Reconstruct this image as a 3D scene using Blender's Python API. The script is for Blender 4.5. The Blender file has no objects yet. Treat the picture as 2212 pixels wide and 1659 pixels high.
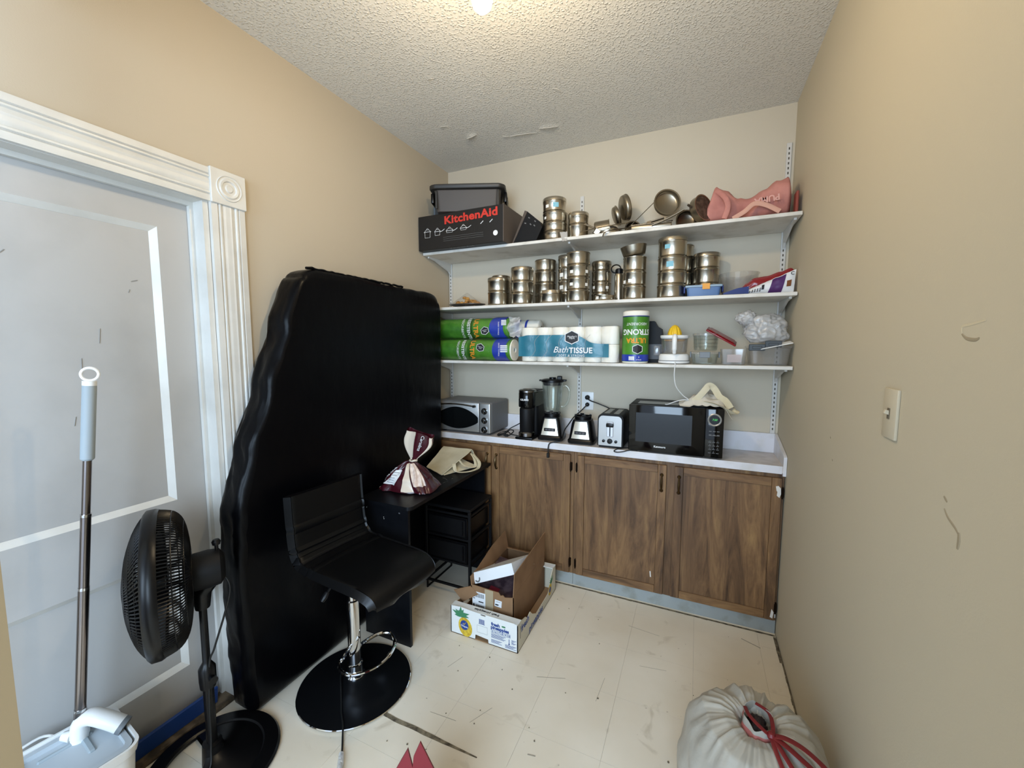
import bpy, bmesh, math, random
from mathutils import Matrix, Vector, noise

S = bpy.context.scene
COL = S.collection
PI = math.pi
random.seed(7)

# ------------------------------------------------------------------ camera, world, light, exposure
W, H = 2.187, 2.804            # room width (x), ceiling height
cd = bpy.data.cameras.new('camera'); cam = bpy.data.objects.new('camera', cd); COL.objects.link(cam)
cd.sensor_width = 36.0; cd.lens = 884.85 / 2212 * 36.0; cd.clip_start = 0.02
_r = ((0.91146573, -0.4095298, -0.03893039), (0.41137314, 0.90772294, 0.08252998), (0.00153953, -0.09123817, 0.99582791))
cam.matrix_world = Matrix(((_r[0][0], _r[0][2], -_r[0][1], 1.7534),
                           (_r[1][0], _r[1][2], -_r[1][1], -2.7164),
                           (_r[2][0], _r[2][2], -_r[2][1], 1.5115), (0, 0, 0, 1)))
S.camera = cam
S.view_settings.view_transform = 'Standard'; S.view_settings.look = 'None'
S.view_settings.gamma = 1.0; S.view_settings.exposure = 0.25; S.view_settings.use_curve_mapping = False
wd = bpy.data.worlds.new('world'); S.world = wd; wd.use_nodes = True
wd.node_tree.nodes['Background'].inputs[0].default_value = (0.66, 0.80, 1.0, 1)
wd.node_tree.nodes['Background'].inputs[1].default_value = 1.3
BULB = 440.0                   # emission of the bare ceiling bulb
ad = bpy.data.lights.new('hall_window_light', 'AREA'); ad.shape = 'RECTANGLE'; ad.size = 3.0; ad.size_y = 1.7
ad.energy = 195; ad.color = (0.60, 0.79, 1.0)
al = bpy.data.objects.new('hall_window_light', ad); COL.objects.link(al)
al.location = (2.0, -4.8, 1.75)
al.rotation_euler = (Vector((0.7, -1.0, 0.9)) - Vector(al.location)).to_track_quat('-Z', 'Y').to_euler()

# ------------------------------------------------------------------ materials
def lin(c):
    if isinstance(c, str):
        c = tuple(int(c[i:i + 2], 16) / 255 for i in (0, 2, 4))
    return tuple(((x / 12.92) if x <= .04045 else ((x + .055) / 1.055) ** 2.4) for x in c) + (1.0,)

def P(name, col, rough=.5, metal=0.0, spec=.5, bump=None, var=None, trans=0, ior=1.45, alpha=1, sheen=0, coat=0, emit=None, world=False, stretch=None):
    """principled material; bump=(scale, strength[, distance]); var=(colour2, scale, lo, hi)"""
    m = bpy.data.materials.new(name); m.use_nodes = True
    n = m.node_tree.nodes; l = m.node_tree.links; b = n['Principled BSDF']
    b.inputs['Base Color'].default_value = lin(col); b.inputs['Roughness'].default_value = rough
    b.inputs['Metallic'].default_value = metal; b.inputs['Specular IOR Level'].default_value = spec
    b.inputs['Transmission Weight'].default_value = trans; b.inputs['IOR'].default_value = ior
    b.inputs['Alpha'].default_value = alpha; b.inputs['Sheen Weight'].default_value = sheen
    b.inputs['Coat Weight'].default_value = coat
    if emit: b.inputs['Emission Color'].default_value = lin(emit[0]); b.inputs['Emission Strength'].default_value = emit[1]
    if bump or var:
        if world: out = n.new('ShaderNodeNewGeometry').outputs['Position']
        else: out = n.new('ShaderNodeTexCoord').outputs['Object']
        if stretch:
            mp = n.new('ShaderNodeMapping'); mp.inputs['Scale'].default_value = stretch; l.new(out, mp.inputs[0]); out = mp.outputs[0]
    if var:
        t = n.new('ShaderNodeTexNoise'); t.inputs['Scale'].default_value = var[1]; t.inputs['Detail'].default_value = 6
        r = n.new('ShaderNodeValToRGB'); r.color_ramp.elements[0].position = var[2]; r.color_ramp.elements[1].position = var[3]
        r.color_ramp.elements[0].color = lin(col); r.color_ramp.elements[1].color = lin(var[0])
        l.new(out, t.inputs['Vector']); l.new(t.outputs[0], r.inputs[0]); l.new(r.outputs[0], b.inputs['Base Color'])
    if bump:
        t = n.new('ShaderNodeTexNoise'); t.inputs['Scale'].default_value = bump[0]; t.inputs['Detail'].default_value = 4
        u = n.new('ShaderNodeBump'); u.inputs['Strength'].default_value = bump[1]; u.inputs['Distance'].default_value = bump[2] if len(bump) > 2 else .003
        l.new(out, t.inputs['Vector']); l.new(t.outputs[0], u.inputs['Height']); l.new(u.outputs[0], b.inputs['Normal'])
    return m

def wood(name, axis):
    m = bpy.data.materials.new(name); m.use_nodes = True
    n = m.node_tree.nodes; l = m.node_tree.links; b = n['Principled BSDF']
    geo = n.new('ShaderNodeNewGeometry'); mp = n.new('ShaderNodeMapping')
    mp.inputs['Scale'].default_value = (1, 1, .11) if axis == 'z' else (.11, 1, 1)
    l.new(geo.outputs['Position'], mp.inputs[0])
    def noi(sc, det, ro, di, src=mp):
        t = n.new('ShaderNodeTexNoise'); t.inputs['Scale'].default_value = sc; t.inputs['Detail'].default_value = det
        t.inputs['Roughness'].default_value = ro; t.inputs['Distortion'].default_value = di; l.new(src.outputs[0], t.inputs['Vector']); return t
    def mul(x, y, f):
        k = n.new('ShaderNodeMix'); k.data_type = 'RGBA'; k.blend_type = 'MULTIPLY'; k.inputs[0].default_value = f
        l.new(x, k.inputs[6]); l.new(y, k.inputs[7]); return k.outputs[2]
    def ramp(o, *st):
        r = n.new('ShaderNodeValToRGB'); e = r.color_ramp.elements
        for i, (p, c) in enumerate(st):
            q = e[i] if i < 2 else e.new(p)
            q.position = p; q.color = c if len(c) == 4 else lin(c)
        l.new(o, r.inputs[0]); return r.outputs[0]
    a = noi(9, 10, .62, 2.2); f = noi(150, 3, .5, 0); g = noi(4.2, 3, .5, 1.0); k = noi(19, 5, .7, 2.6)
    base = ramp(a.outputs[0], (.30, '4b3828'), (.70, '92744f'), (.43, '6a5038'), (.55, '7e6144'))
    streak = ramp(k.outputs[0], (.60, (1, 1, 1, 1)), (.70, (.42, .36, .32, 1)))
    broad = ramp(g.outputs[0], (.38, (.80, .76, .74, 1)), (.62, (1.15, 1.10, 1.0, 1)))
    fine = ramp(f.outputs[0], (.35, (.72, .70, .68, 1)), (.55, (1, 1, 1, 1)))
    l.new(mul(mul(mul(base, broad, 1), streak, .6), fine, .4), b.inputs['Base Color'])
    b.inputs['Roughness'].default_value = .5; b.inputs['Specular IOR Level'].default_value = .35
    u = n.new('ShaderNodeBump'); u.inputs['Strength'].default_value = .2; u.inputs['Distance'].default_value = .001
    l.new(a.outputs[0], u.inputs['Height']); l.new(u.outputs[0], b.inputs['Normal'])
    return m

def ceiling_mat():
    m = P('popcorn_ceiling', 'dcd9d2', .9, spec=.15)
    n = m.node_tree.nodes; l = m.node_tree.links; b = n['Principled BSDF']
    geo = n.new('ShaderNodeNewGeometry')
    v = n.new('ShaderNodeTexVoronoi'); v.inputs['Scale'].default_value = 95; v.feature = 'SMOOTH_F1'; v.inputs['Smoothness'].default_value = .6
    t = n.new('ShaderNodeTexNoise'); t.inputs['Scale'].default_value = 120; t.inputs['Detail'].default_value = 3; t.inputs['Distortion'].default_value = .6
    l.new(geo.outputs['Position'], v.inputs['Vector']); l.new(geo.outputs['Position'], t.inputs['Vector'])
    mt = n.new('ShaderNodeMath'); mt.operation = 'SUBTRACT'; l.new(t.outputs[0], mt.inputs[0]); l.new(v.outputs['Distance'], mt.inputs[1])
    rp = n.new('ShaderNodeValToRGB'); rp.color_ramp.elements[0].position = .0; rp.color_ramp.elements[1].position = .5
    l.new(mt.outputs[0], rp.inputs[0])
    u = n.new('ShaderNodeBump'); u.inputs['Strength'].default_value = .75; u.inputs['Distance'].default_value = .0045
    l.new(rp.outputs[0], u.inputs['Height']); l.new(u.outputs[0], b.inputs['Normal'])
    return m

def tile_mat():
    m = P('worn_vinyl_tile', 'd3c9b8', .5, spec=.25)
    n = m.node_tree.nodes; l = m.node_tree.links; b = n['Principled BSDF']
    geo = n.new('ShaderNodeNewGeometry').outputs['Position']
    def nz(sc, det, dist=0.):
        t = n.new('ShaderNodeTexNoise'); t.inputs['Scale'].default_value = sc; t.inputs['Detail'].default_value = det; t.inputs['Distortion'].default_value = dist
        l.new(geo, t.inputs['Vector']); return t.outputs[0]
    def ramp(o, p0, c0, p1, c1):
        r = n.new('ShaderNodeValToRGB'); r.color_ramp.elements[0].position = p0; r.color_ramp.elements[0].color = c0
        r.color_ramp.elements[1].position = p1; r.color_ramp.elements[1].color = c1; l.new(o, r.inputs[0]); return r.outputs[0]
    def mul(a, c, f):
        x = n.new('ShaderNodeMix'); x.data_type = 'RGBA'; x.blend_type = 'MULTIPLY'; x.inputs[0].default_value = f
        l.new(a, x.inputs[6]); l.new(c, x.inputs[7]); return x.outputs[2]
    base = ramp(nz(2.2, 4), .35, lin('ddd2be'), .65, lin('e8dfce'))
    smudge = ramp(nz(7, 8, 1.2), .62, (1, 1, 1, 1), .74, (.66, .62, .56, 1))
    spot = ramp(nz(38, 2), .74, (1, 1, 1, 1), .78, (.35, .3, .26, 1))
    edge = n.new('ShaderNodeTexNoise')
    l.new(mul(mul(base, smudge, .55), spot, .7), b.inputs['Base Color'])
    return m

def film(name, tint='ffffff', gloss=.10, rough=.12, opac=.0, ocol='ffffff', bump=(30, .6, .004)):
    """thin clear plastic: transparent with a glossy coat and some milky diffuse"""
    m = bpy.data.materials.new(name); m.use_nodes = True; n = m.node_tree.nodes; l = m.node_tree.links
    n.remove(n['Principled BSDF']); out = n['Material Output']
    tr = n.new('ShaderNodeBsdfTransparent'); tr.inputs[0].default_value = lin(tint)
    gl = n.new('ShaderNodeBsdfGlossy'); gl.inputs['Roughness'].default_value = rough
    df = n.new('ShaderNodeBsdfDiffuse'); df.inputs[0].default_value = lin(ocol)
    m1 = n.new('ShaderNodeMixShader'); m1.inputs[0].default_value = opac; l.new(tr.outputs[0], m1.inputs[1]); l.new(df.outputs[0], m1.inputs[2])
    lw = n.new('ShaderNodeLayerWeight'); lw.inputs[0].default_value = .35
    mm = n.new('ShaderNodeMath'); mm.operation = 'MULTIPLY_ADD'; l.new(lw.outputs['Facing'], mm.inputs[0]); mm.inputs[1].default_value = .35; mm.inputs[2].default_value = gloss
    m2 = n.new('ShaderNodeMixShader'); l.new(mm.outputs[0], m2.inputs[0]); l.new(m1.outputs[0], m2.inputs[1]); l.new(gl.outputs[0], m2.inputs[2])
    l.new(m2.outputs[0], out.inputs[0])
    if bump:
        tc = n.new('ShaderNodeTexCoord'); t = n.new('ShaderNodeTexNoise'); t.inputs['Scale'].default_value = bump[0]; t.inputs['Distortion'].default_value = 1.5
        u = n.new('ShaderNodeBump'); u.inputs['Strength'].default_value = bump[1]; u.inputs['Distance'].default_value = bump[2]
        l.new(tc.outputs['Object'], t.inputs['Vector']); l.new(t.outputs[0], u.inputs['Height']); l.new(u.outputs[0], gl.inputs['Normal']); l.new(u.outputs[0], df.inputs['Normal'])
    return m

M = dict(
    wall_tan=P('tan_wall_paint', 'bbaf9b', .75, spec=.2, bump=(220, .12, .002), world=True),
    wall_cream=P('cream_wall_paint', 'c9bfac', .75, spec=.2, bump=(160, .1, .002), world=True),
    wall_right=P('beige_wall_paint', 'c3b9a3', .7, spec=.25, bump=(200, .15, .002), world=True),
    ceiling=ceiling_mat(), tile=tile_mat(),
    subfloor=P('floor_adhesive', '8b8171', .9, var=('5d564b', 30, .4, .6), world=True),
    dirt=P('floor_grime', '4a4236', .95, var=('8c8069', 40, .35, .65), world=True),
    white_gloss=P('white_gloss_paint', 'd4d2cc', .4, bump=(60, .15, .002), var=('c6c3bc', 6, .4, .7), world=True),
    door_white=P('door_paint', 'b1afac', .5, bump=(35, .2, .002), var=('a6a4a1', 4, .45, .75), world=True),
    flake=P('ceiling_paint_flake', 'e6e2da', .8),
    shelf=P('shelf_white_paint', 'd8d5ce', .5, var=('bdb7ab', 9, .5, .75), world=True, bump=(40, .2, .002)),
    bracket=P('painted_steel_bracket', 'cfccc6', .5), slot=P('bracket_slot_shadow', '5a554d', 1, spec=0),
    laminate=P('white_laminate', 'dcdbe0', .35, var=('cfccc9', 12, .45, .7), world=True),
    laminate_top=P('worn_laminate_top', 'cfc6c0', .35, var=('b5aaa2', 14, .4, .7), world=True),
    wood_v=wood('walnut_veneer_vertical', 'z'), wood_h=wood('walnut_veneer_horizontal', 'x'),
    wood_dark=P('dark_wood_edge', '3a2619', .6), toekick=P('blue_grey_kick_paint', '9aa09f', .6, var=('86897f', 10, .5, .7), world=True),
    brass=P('antique_brass', '5b4a33', .35, 1), hinge=P('dark_bronze_hinge', '2b211a', .45, 1),
    chip=P('bare_white_paint_chip', 'dcd9d2', .7),
    steel=P('stainless_steel', 'bdb5a6', .27, 1, stretch=(1, 1, 12), bump=(40, .05, .001)),
    steel_dull=P('dull_aluminium', '9b9282', .34, 1), steel_dark=P('darkened_pan_steel', '6d655a', .3, 1),
    chrome=P('polished_chrome', 'd9d9d9', .06, 1), chrome_dark=P('smoky_chrome', '8a8785', .18, 1),
    sticker=P('white_sticker', 'e9e6e0', .6), sticker_blue=P('pale_blue_sticker', '7fb7c9', .6), sticker_orange=P('orange_tag', 'e0a04a', .6),
    black_plastic=P('black_plastic', '08080a', .32, spec=.35), black_matte=P('matte_black_plastic', '0c0c0e', .55, spec=.3, bump=(300, .15, .001)),
    black_gloss=P('gloss_black', '060607', .08), black_wood=P('black_laminate_board', '07080c', .4, spec=.3, bump=(120, .08, .001), var=('0c0d11', 25, .4, .7)),
    cover=P('black_satin_cover', '040406', .32, spec=.15, sheen=0, bump=(9, .3, .015), stretch=(1, 1, .5)),
    leather=P('black_vinyl_upholstery', '070708', .36, spec=.3, bump=(260, .2, .001)),
    grey_plastic=P('grey_plastic', '6f7478', .45), grey_light=P('light_grey_foam', '9aa4aa', .6), white_plastic=P('white_plastic', 'e8e8e6', .35),
    tub=P('dark_grey_tub', '2c2a28', .45), tub_panel=P('grey_tub_wall', '4b4643', .55),
    box_black=P('black_printed_card', '191716', .5), card=P('brown_cardboard', '8c6b4c', .85, var=('7c5d40', 8, .4, .7)),
    card_in=P('cardboard_inside', '9a7a58', .9), tape=P('tan_packing_tape', 'a8987c', .3), white_card=P('white_card', 'e2e4e6', .5),
    tray_white=P('white_printed_card', 'dfe1de', .55, bump=(30, .2, .002)), tray_tan=P('worn_tray_side', 'c9c2ae', .6),
    red_ink=P('red_ink', 'c8372c', .5), white_ink=P('white_ink', 'e6e6e6', .5), grey_ink=P('grey_ink', '6c6c6c', .5), black_ink=P('black_ink', '1b1b1f', .5),
    blue_ink=P('blue_ink', '1f3f86', .5), orange_ink=P('orange_ink', 'e0952b', .5), green_pack=P('green_wrapper', '4f8a2c', .35, bump=(25, .5, .004), var=('33661f', 9, .42, .65)),
    pine_green=P('leaf_green_ink', '3f7f58', .6), pine_yellow=P('pineapple_yellow_ink', 'd8bb3a', .6, var=('b9962a', 60, .4, .6)),
    blue_pack=P('blue_wrapper', '2a3fa0', .3), navy=P('navy_plastic', '20306e', .35), teal=P('teal_band', '1f7488', .45, var=('1a637a', 8, .4, .7)),
    tissue=P('tissue_paper', 'eee9dc', .85, bump=(70, .3, .002)), tissue_core=P('roll_core', 'a08a6c', .9),
    film=film('clear_pack_film', gloss=.02, rough=.2), film_milky=film('milky_bag_film', 'f2f2f2', .05, .25, .45, 'e8e8e8', (16, .9, .01)),
    clear=film('clear_plastic_tub', 'fafafa', .05, .08, .07, 'dddddd', None), glass=film('clear_glass', 'f6f9f7', .05, .03, .02, bump=None),
    trash=film('white_bin_liner', 'ece9e2', .02, .42, .72, 'bdb8ac', (18, .35, .006)), trash_dark=P('dark_bag_content', '2b1f1e', .6),
    red_tie=P('red_drawstring', '6f1a1e', .45), red_paper=P('red_gift_paper', '741a24', .45, bump=(50, .15, .002)),
    pink=P('pink_bag_fabric', 'c08378', .8, bump=(22, .5, .006), var=('a86c63', 10, .4, .7)), pink_print=P('pale_pink_print', 'cf9d93', .7), pink_inner=P('rust_strap', '8a4338', .7),
    purple=P('purple_print', '4d2a63', .4), redlid=P('red_translucent_lid', '8e1d24', .2, trans=.15), blue_box=P('blue_plastic_tub', '4f6d9a', .4), blue_lid=P('pale_blue_lid', '8fa6bb', .4),
    yellow=P('yellow_reamer', 'e6bc2a', .35), snack=P('golden_snack', 'c79344', .6, var=('a5702c', 30, .4, .6)), smoke=P('smoked_lid', '3f3a35', .25),
    cotton=P('cream_cotton_canvas', 'd6ccb0', .9, bump=(180, .3, .002), var=('c2b48f', 7, .45, .75)), cotton_white=P('pale_cotton', 'cfc8ba', .9, bump=(60, .4, .003)),
    maroon=P('maroon_plastic_print', '3d1019', .25, bump=(30, .4, .004)), bag_cream=P('cream_plastic_print', 'd9cbb8', .25, bump=(40, .4, .004)),
    dark_glass=P('dark_tinted_glass', '0b0d0e', .06), window_mesh=P('perforated_oven_window', '121415', .22), silver=P('brushed_silver_paint', 'b5b5b3', .32, .7),
    oven_grey=P('speckled_grey_enamel', '67696c', .5), green_led=P('green_led', '0c2a10', .3, emit=('4ad05a', 1.2)),
    cord_black=P('black_cord', '101010', .5), cord_white=P('white_cord', 'd8d8d6', .5), blue_strip=P('blue_plastic_strip', '1e3f7c', .4),
    bulb=P('lit_bulb', 'fff1d8', .3, emit=('ffe6bc', BULB)), porcelain=P('white_porcelain', 'e6e2da', .25), mop_steel=P('satin_mop_steel', '8d8684', .22, 1),
    threshold=P('worn_wood_threshold', '7b6a55', .8, var=('4b4032', 20, .4, .6)), flap=P('food_photo_print', '3a2a30', .5, var=('5d4a4c', 24, .4, .6)),
)
E_ = M

# ------------------------------------------------------------------ mesh helpers
def TR(x, y, z): return Matrix.Translation((x, y, z))
def RX(a): return Matrix.Rotation(math.radians(a), 4, 'X')
def RY(a): return Matrix.Rotation(math.radians(a), 4, 'Y')
def RZ(a): return Matrix.Rotation(math.radians(a), 4, 'Z')

class MB:
    def __init__(s): s.v = []; s.f = []
    def add(s, vs, fs, m=None):
        o = len(s.v)
        for p in vs:
            p = Vector(p); s.v.append(tuple(m @ p) if m else tuple(p))
        s.f += [tuple(o + i for i in f) for f in fs]
        return s
    def box(s, x0, x1, y0, y1, z0, z1, bev=0, seg=1, m=None):
        if bev:
            bm = bmesh.new(); bmesh.ops.create_cube(bm, size=1)
            for v in bm.verts: v.co = Vector(((x0 + x1) / 2 + v.co.x * (x1 - x0), (y0 + y1) / 2 + v.co.y * (y1 - y0), (z0 + z1) / 2 + v.co.z * (z1 - z0)))
            bmesh.ops.bevel(bm, geom=bm.edges[:], offset=bev, segments=seg, profile=.5, affect='EDGES', clamp_overlap=True)
            bm.verts.index_update()
            s.add([v.co.copy() for v in bm.verts], [[v.index for v in f.verts] for f in bm.faces], m); bm.free()
            return s
        vs = [(x, y, z) for x in (x0, x1) for y in (y0, y1) for z in (z0, z1)]
        return s.add(vs, [(0, 1, 3, 2), (4, 6, 7, 5), (0, 4, 5, 1), (2, 3, 7, 6), (0, 2, 6, 4), (1, 5, 7, 3)], m)
    def lathe(s, prof, seg=32, m=None, a0=0, a1=360):
        full = abs(a1 - a0) >= 360; n = seg if full else seg + 1
        vs = []
        for r, z in prof:
            for k in range(n):
                a = math.radians(a0 + (a1 - a0) * k / seg); vs.append((r * math.cos(a), r * math.sin(a), z))
        fs = []
        for i in range(len(prof) - 1):
            for k in range(seg):
                k2 = (k + 1) % n if full else k + 1
                a, b, c, d = i * n + k, i * n + k2, (i + 1) * n + k2, (i + 1) * n + k
                if prof[i][0] < 1e-6: fs.append((a, c, d))
                elif prof[i + 1][0] < 1e-6: fs.append((a, b, c))
                else: fs.append((a, b, c, d))
        return s.add(vs, fs, m)
    def tube(s, pts, r, seg=8, closed=False, m=None, flat=1.0, up=None):
        pts = [Vector(p) for p in pts]; n = len(pts); vs = []; fs = []; prev = None
        for i, p in enumerate(pts):
            a = pts[(i - 1) % n] if (closed or i) else p; b = pts[(i + 1) % n] if (closed or i < n - 1) else p
            t = (b - a).normalized()
            if up is not None: u = Vector(up)
            elif prev is None: u = Vector((0, 0, 1)) if abs(t.z) < .9 else Vector((1, 0, 0))
            else: u = prev
            u = (u - t * u.dot(t)).normalized(); prev = u; w = t.cross(u)
            rr = r[i] if isinstance(r, (list, tuple)) else r
            for k in range(seg):
                q = 2 * PI * k / seg; vs.append(p + u * (rr * math.cos(q) * flat) + w * (rr * math.sin(q)))
        for i in range(n if closed else n - 1):
            for k in range(seg):
                j = (i + 1) % n; fs.append((i * seg + k, i * seg + (k + 1) % seg, j * seg + (k + 1) % seg, j * seg + k))
        if not closed: fs.append(tuple(range(seg))[::-1]); fs.append(tuple((n - 1) * seg + k for k in range(seg)))
        return s.add(vs, fs, m)
    def prism(s, poly, z0, z1, m=None):
        n = len(poly); vs = [(x, y, z0) for x, y in poly] + [(x, y, z1) for x, y in poly]
        fs = [tuple(range(n))[::-1], tuple(range(n, 2 * n))] + [(i, (i + 1) % n, n + (i + 1) % n, n + i) for i in range(n)]
        return s.add(vs, fs, m)
    def grid(s, fn, nu, nv, thick=0, m=None, cu=False):
        vs = [Vector(fn(i / nu, j / nv)) for j in range(nv + 1) for i in range(nu + 1)]
        fs = [(j * (nu + 1) + i, j * (nu + 1) + i + 1, (j + 1) * (nu + 1) + i + 1, (j + 1) * (nu + 1) + i) for j in range(nv) for i in range(nu)]
        if thick:
            nrm = [Vector() for _ in vs]
            for f in fs:
                q = (vs[f[2]] - vs[f[0]]).cross(vs[f[3]] - vs[f[1]])
                for i in f: nrm[i] += q
            o = len(vs); vs += [v - n.normalized() * thick for v, n in zip(vs, nrm)]
            fs += [tuple(o + i for i in f[::-1]) for f in fs]
            e = [j * (nu + 1) for j in range(nv + 1)]; g = [x + nu for x in e]
            for a, b in list(zip(e, e[1:])): fs.append((a, a + o, b + o, b)[::-1])
            for a, b in list(zip(g, g[1:])): fs.append((a, a + o, b + o, b))
            for i in range(nu): fs.append((i, i + 1, i + 1 + o, i + o)[::-1]); t = nv * (nu + 1) + i; fs.append((t, t + 1, t + 1 + o, t + o))
        return s.add(vs, fs, m)
    def build(s, name, mat, parent=None, smooth=35, merge=False):
        me = bpy.data.meshes.new(name); me.from_pydata(s.v, [], s.f)
        bm = bmesh.new(); bm.from_mesh(me)
        if merge: bmesh.ops.remove_doubles(bm, verts=bm.verts, dist=1e-5)
        bmesh.ops.recalc_face_normals(bm, faces=bm.faces); bm.to_mesh(me); bm.free()
        me.materials.append(mat)
        if smooth:
            me.shade_smooth(); me.set_sharp_from_angle(angle=math.radians(smooth))
        o = bpy.data.objects.new(name, me); COL.objects.link(o)
        if parent: o.parent = parent
        return o

def thing(name, label, cat, loc=(0, 0, 0), rz=0, group=None):
    o = bpy.data.objects.new(name, None); COL.objects.link(o); o.empty_display_size = .05
    o.location = loc; o.rotation_euler = (0, 0, math.radians(rz)); o['label'] = label; o['category'] = cat
    if group: o['group'] = group
    return o
def tag(o, label, cat, group=None, loc=None):
    o['label'] = label; o['category'] = cat
    if group: o['group'] = group
    if loc: o.location = loc
    return o
def struct(o, label=None, cat=None):
    o['kind'] = 'structure'
    o['label'] = label or o.name.replace('_', ' '); o['category'] = cat or 'wall'
    return o
def lab(o, label): o['label'] = label; return o

def text2d(s, size, bold=0., shear=0., space=1.):
    c = bpy.data.curves.new('t', 'FONT'); c.body = s; c.size = size; c.offset = bold * size; c.shear = shear; c.space_character = space
    c.align_x = 'CENTER'; c.align_y = 'CENTER'; c.resolution_u = 3; c.fill_mode = 'FRONT'
    o = bpy.data.objects.new('t', c); COL.objects.link(o); bpy.context.view_layer.update()
    me = bpy.data.meshes.new_from_object(o.evaluated_get(bpy.context.evaluated_depsgraph_get()))
    v = [tuple(p.co) for p in me.vertices]; f = [tuple(q.vertices) for q in me.polygons]
    bpy.data.objects.remove(o); bpy.data.curves.remove(c); bpy.data.meshes.remove(me)
    return v, f
def text(s, size, mat, parent, m=None, fn=None, name='lettering', **k):
    v, f = text2d(s, size, **k)
    if fn: v = [fn(x, y) for x, y, z in v]
    me = bpy.data.meshes.new(name); me.from_pydata([tuple(m @ Vector(p)) if m else p for p in v], [], f); me.materials.append(mat)
    o = bpy.data.objects.new(name, me); COL.objects.link(o)
    if parent: o.parent = parent
    return o
FRONT = RX(90)                       # flat art in x,y -> on a surface facing -y
def on_front(x, y, z, rot=0): return TR(x, y, z) @ RX(90) @ RZ(rot)
def on_right(x, y, z, rot=0): return TR(x, y, z) @ RZ(90) @ RX(90) @ RZ(rot)     # surface facing +x
def cyl(r, off=0., axis='z'):
    if axis == 'z': return lambda x, y: (r * math.sin(x / r + off), -r * math.cos(x / r + off), y)
    return lambda x, y: (x, -r * math.cos(y / r + off), r * math.sin(y / r + off))
def arc(cx, cy, r, a0, a1, n=12): return [(cx + r * math.cos(math.radians(a0 + (a1 - a0) * i / n)), cy + r * math.sin(math.radians(a0 + (a1 - a0) * i / n))) for i in range(n + 1)]
def spline(pts, n=8, closed=False):
    P_ = [Vector(p) for p in pts]; out = []; N = len(P_)
    for i in range(N if closed else N - 1):
        g = (lambda k: P_[k % N]) if closed else (lambda k: P_[max(0, min(N - 1, k))])
        a, b, c, d = g(i - 1), g(i), g(i + 1), g(i + 2)
        for k in range(n):
            t = k / n; out.append(.5 * ((2 * b) + (c - a) * t + (2 * a - 5 * b + 4 * c - d) * t * t + (3 * b - a - 3 * c + d) * t ** 3))
    if not closed: out.append(P_[-1])
    return out
def nz(*p): return noise.noise(Vector(p))
def ridge(*p): return 1 - abs(noise.noise(Vector(p))) * 2

# ================================================================== the room
o = MB().box(-.2, W + .12, -3.6, .1, -.06, -.003).build('floor', M['subfloor'], smooth=0); floor = struct(o, 'worn off-white vinyl tile floor with dark seams', 'floor')
cache = {}
gx = [1.488 + .305 * k for k in range(-5, 4)]; gy = [-.42 - .305 * k for k in range(-1, 11)]
for i in range(-1, len(gx)):
    xa = max(0.002, gx[i] if i >= 0 else -1); xb = min(W - .002, gx[i + 1] if i + 1 < len(gx) else 9)
    if xb - xa < .02: continue
    for j in range(len(gy) - 1):
        yb, ya = min(-.002, gy[j]), gy[j + 1]
        if ya > -.2: continue
        key = (round(xb - xa, 3), round(yb - ya, 3))
        if key not in cache:
            w, h = key; t = MB().box(-w / 2 + .0003, w / 2 - .0003, -h / 2 + .0003, h / 2 - .0003, -.003, 0).build('tile', M['tile'], floor, smooth=0); cache[key] = t.data
        else:
            t = bpy.data.objects.new('tile', cache[key]); COL.objects.link(t); t.parent = floor
        t.location = ((xa + xb) / 2, (ya + yb) / 2, 0)
# a split seam with the adhesive showing, grime along the walls, crumbs
b = MB(); n = 16
pts = [(.60 + .47 * k / n, -1.512 + .004 * nz(k * .4, 1, 0)) for k in range(n + 1)]
wd_ = [.0085 * (1 - .75 * max(0, (k / n - .55) / .45)) + .001 * nz(k, 0, 3) for k in range(n + 1)]
b.prism([(x, y - w) for (x, y), w in zip(pts, wd_)] + [(x, y + w) for (x, y), w in list(zip(pts, wd_))[::-1]], 0.0002, .0012)
lab(b.build('split_seam', M['dirt'], floor, smooth=0), 'brown split between two floor tiles')
b = MB()
for k in range(60):
    y = -.32 - 1.9 * k / 60; w = .004 + .006 * max(0, nz(k * .5, 2, 2)) + (.008 if k < 6 else 0)
    b.box(W - .003 - w, W - .002, y - .034, y, .0002, .0016)
for k in range(44):
    x = .9 + 1.28 * k / 44; w = .003 + .005 * max(0, nz(k * .7, 5, 2)); b.box(x, x + .031, -.3105 - w, -.302, .0002, .0016)
lab(b.build('grime_line', M['dirt'], floor, smooth=0), 'dark grime along the skirting line'); bpy.data.objects['grime_line']['kind'] = 'stuff'
b = MB()
for k in range(46):
    x = random.uniform(.62, 2.1); y = random.uniform(-1.9, -.45); r = random.choice((.0022, .003, .004))
    b.lathe([(0, .0004), (r, .0004), (r * .8, .0025), (0, .003)], 6, TR(x, y, 0) @ RZ(k * 40) @ Matrix.Diagonal((1, random.uniform(.5, 1.3), 1, 1)))
o = b.build('crumbs', M['dirt'], None, smooth=0); o['kind'] = 'stuff'; tag(o, 'dark crumbs and specks scattered on the pale floor', 'crumbs')
b = MB()
for x, y, l, w, a in ((1.2, -1.05, .13, .002, 20), (1.35, -1.5, .05, .006, 30), (.75, -1.15, .09, .0015, 70), (1.55, -.55, .16, .0015, -6), (1.0, -1.35, .11, .0015, 62), (1.62, -.8, .12, .001, 10), (2.06, -.42, .09, .005, -25), (1.25, -1.42, .03, .005, 10), (1.42, -1.02, .14, .0014, 86), (.86, -1.42, .12, .0015, 4)):
    b.box(-l / 2, l / 2, -w / 2, w / 2, .0002, .0007, m=TR(x, y, 0) @ RZ(a))
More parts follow.
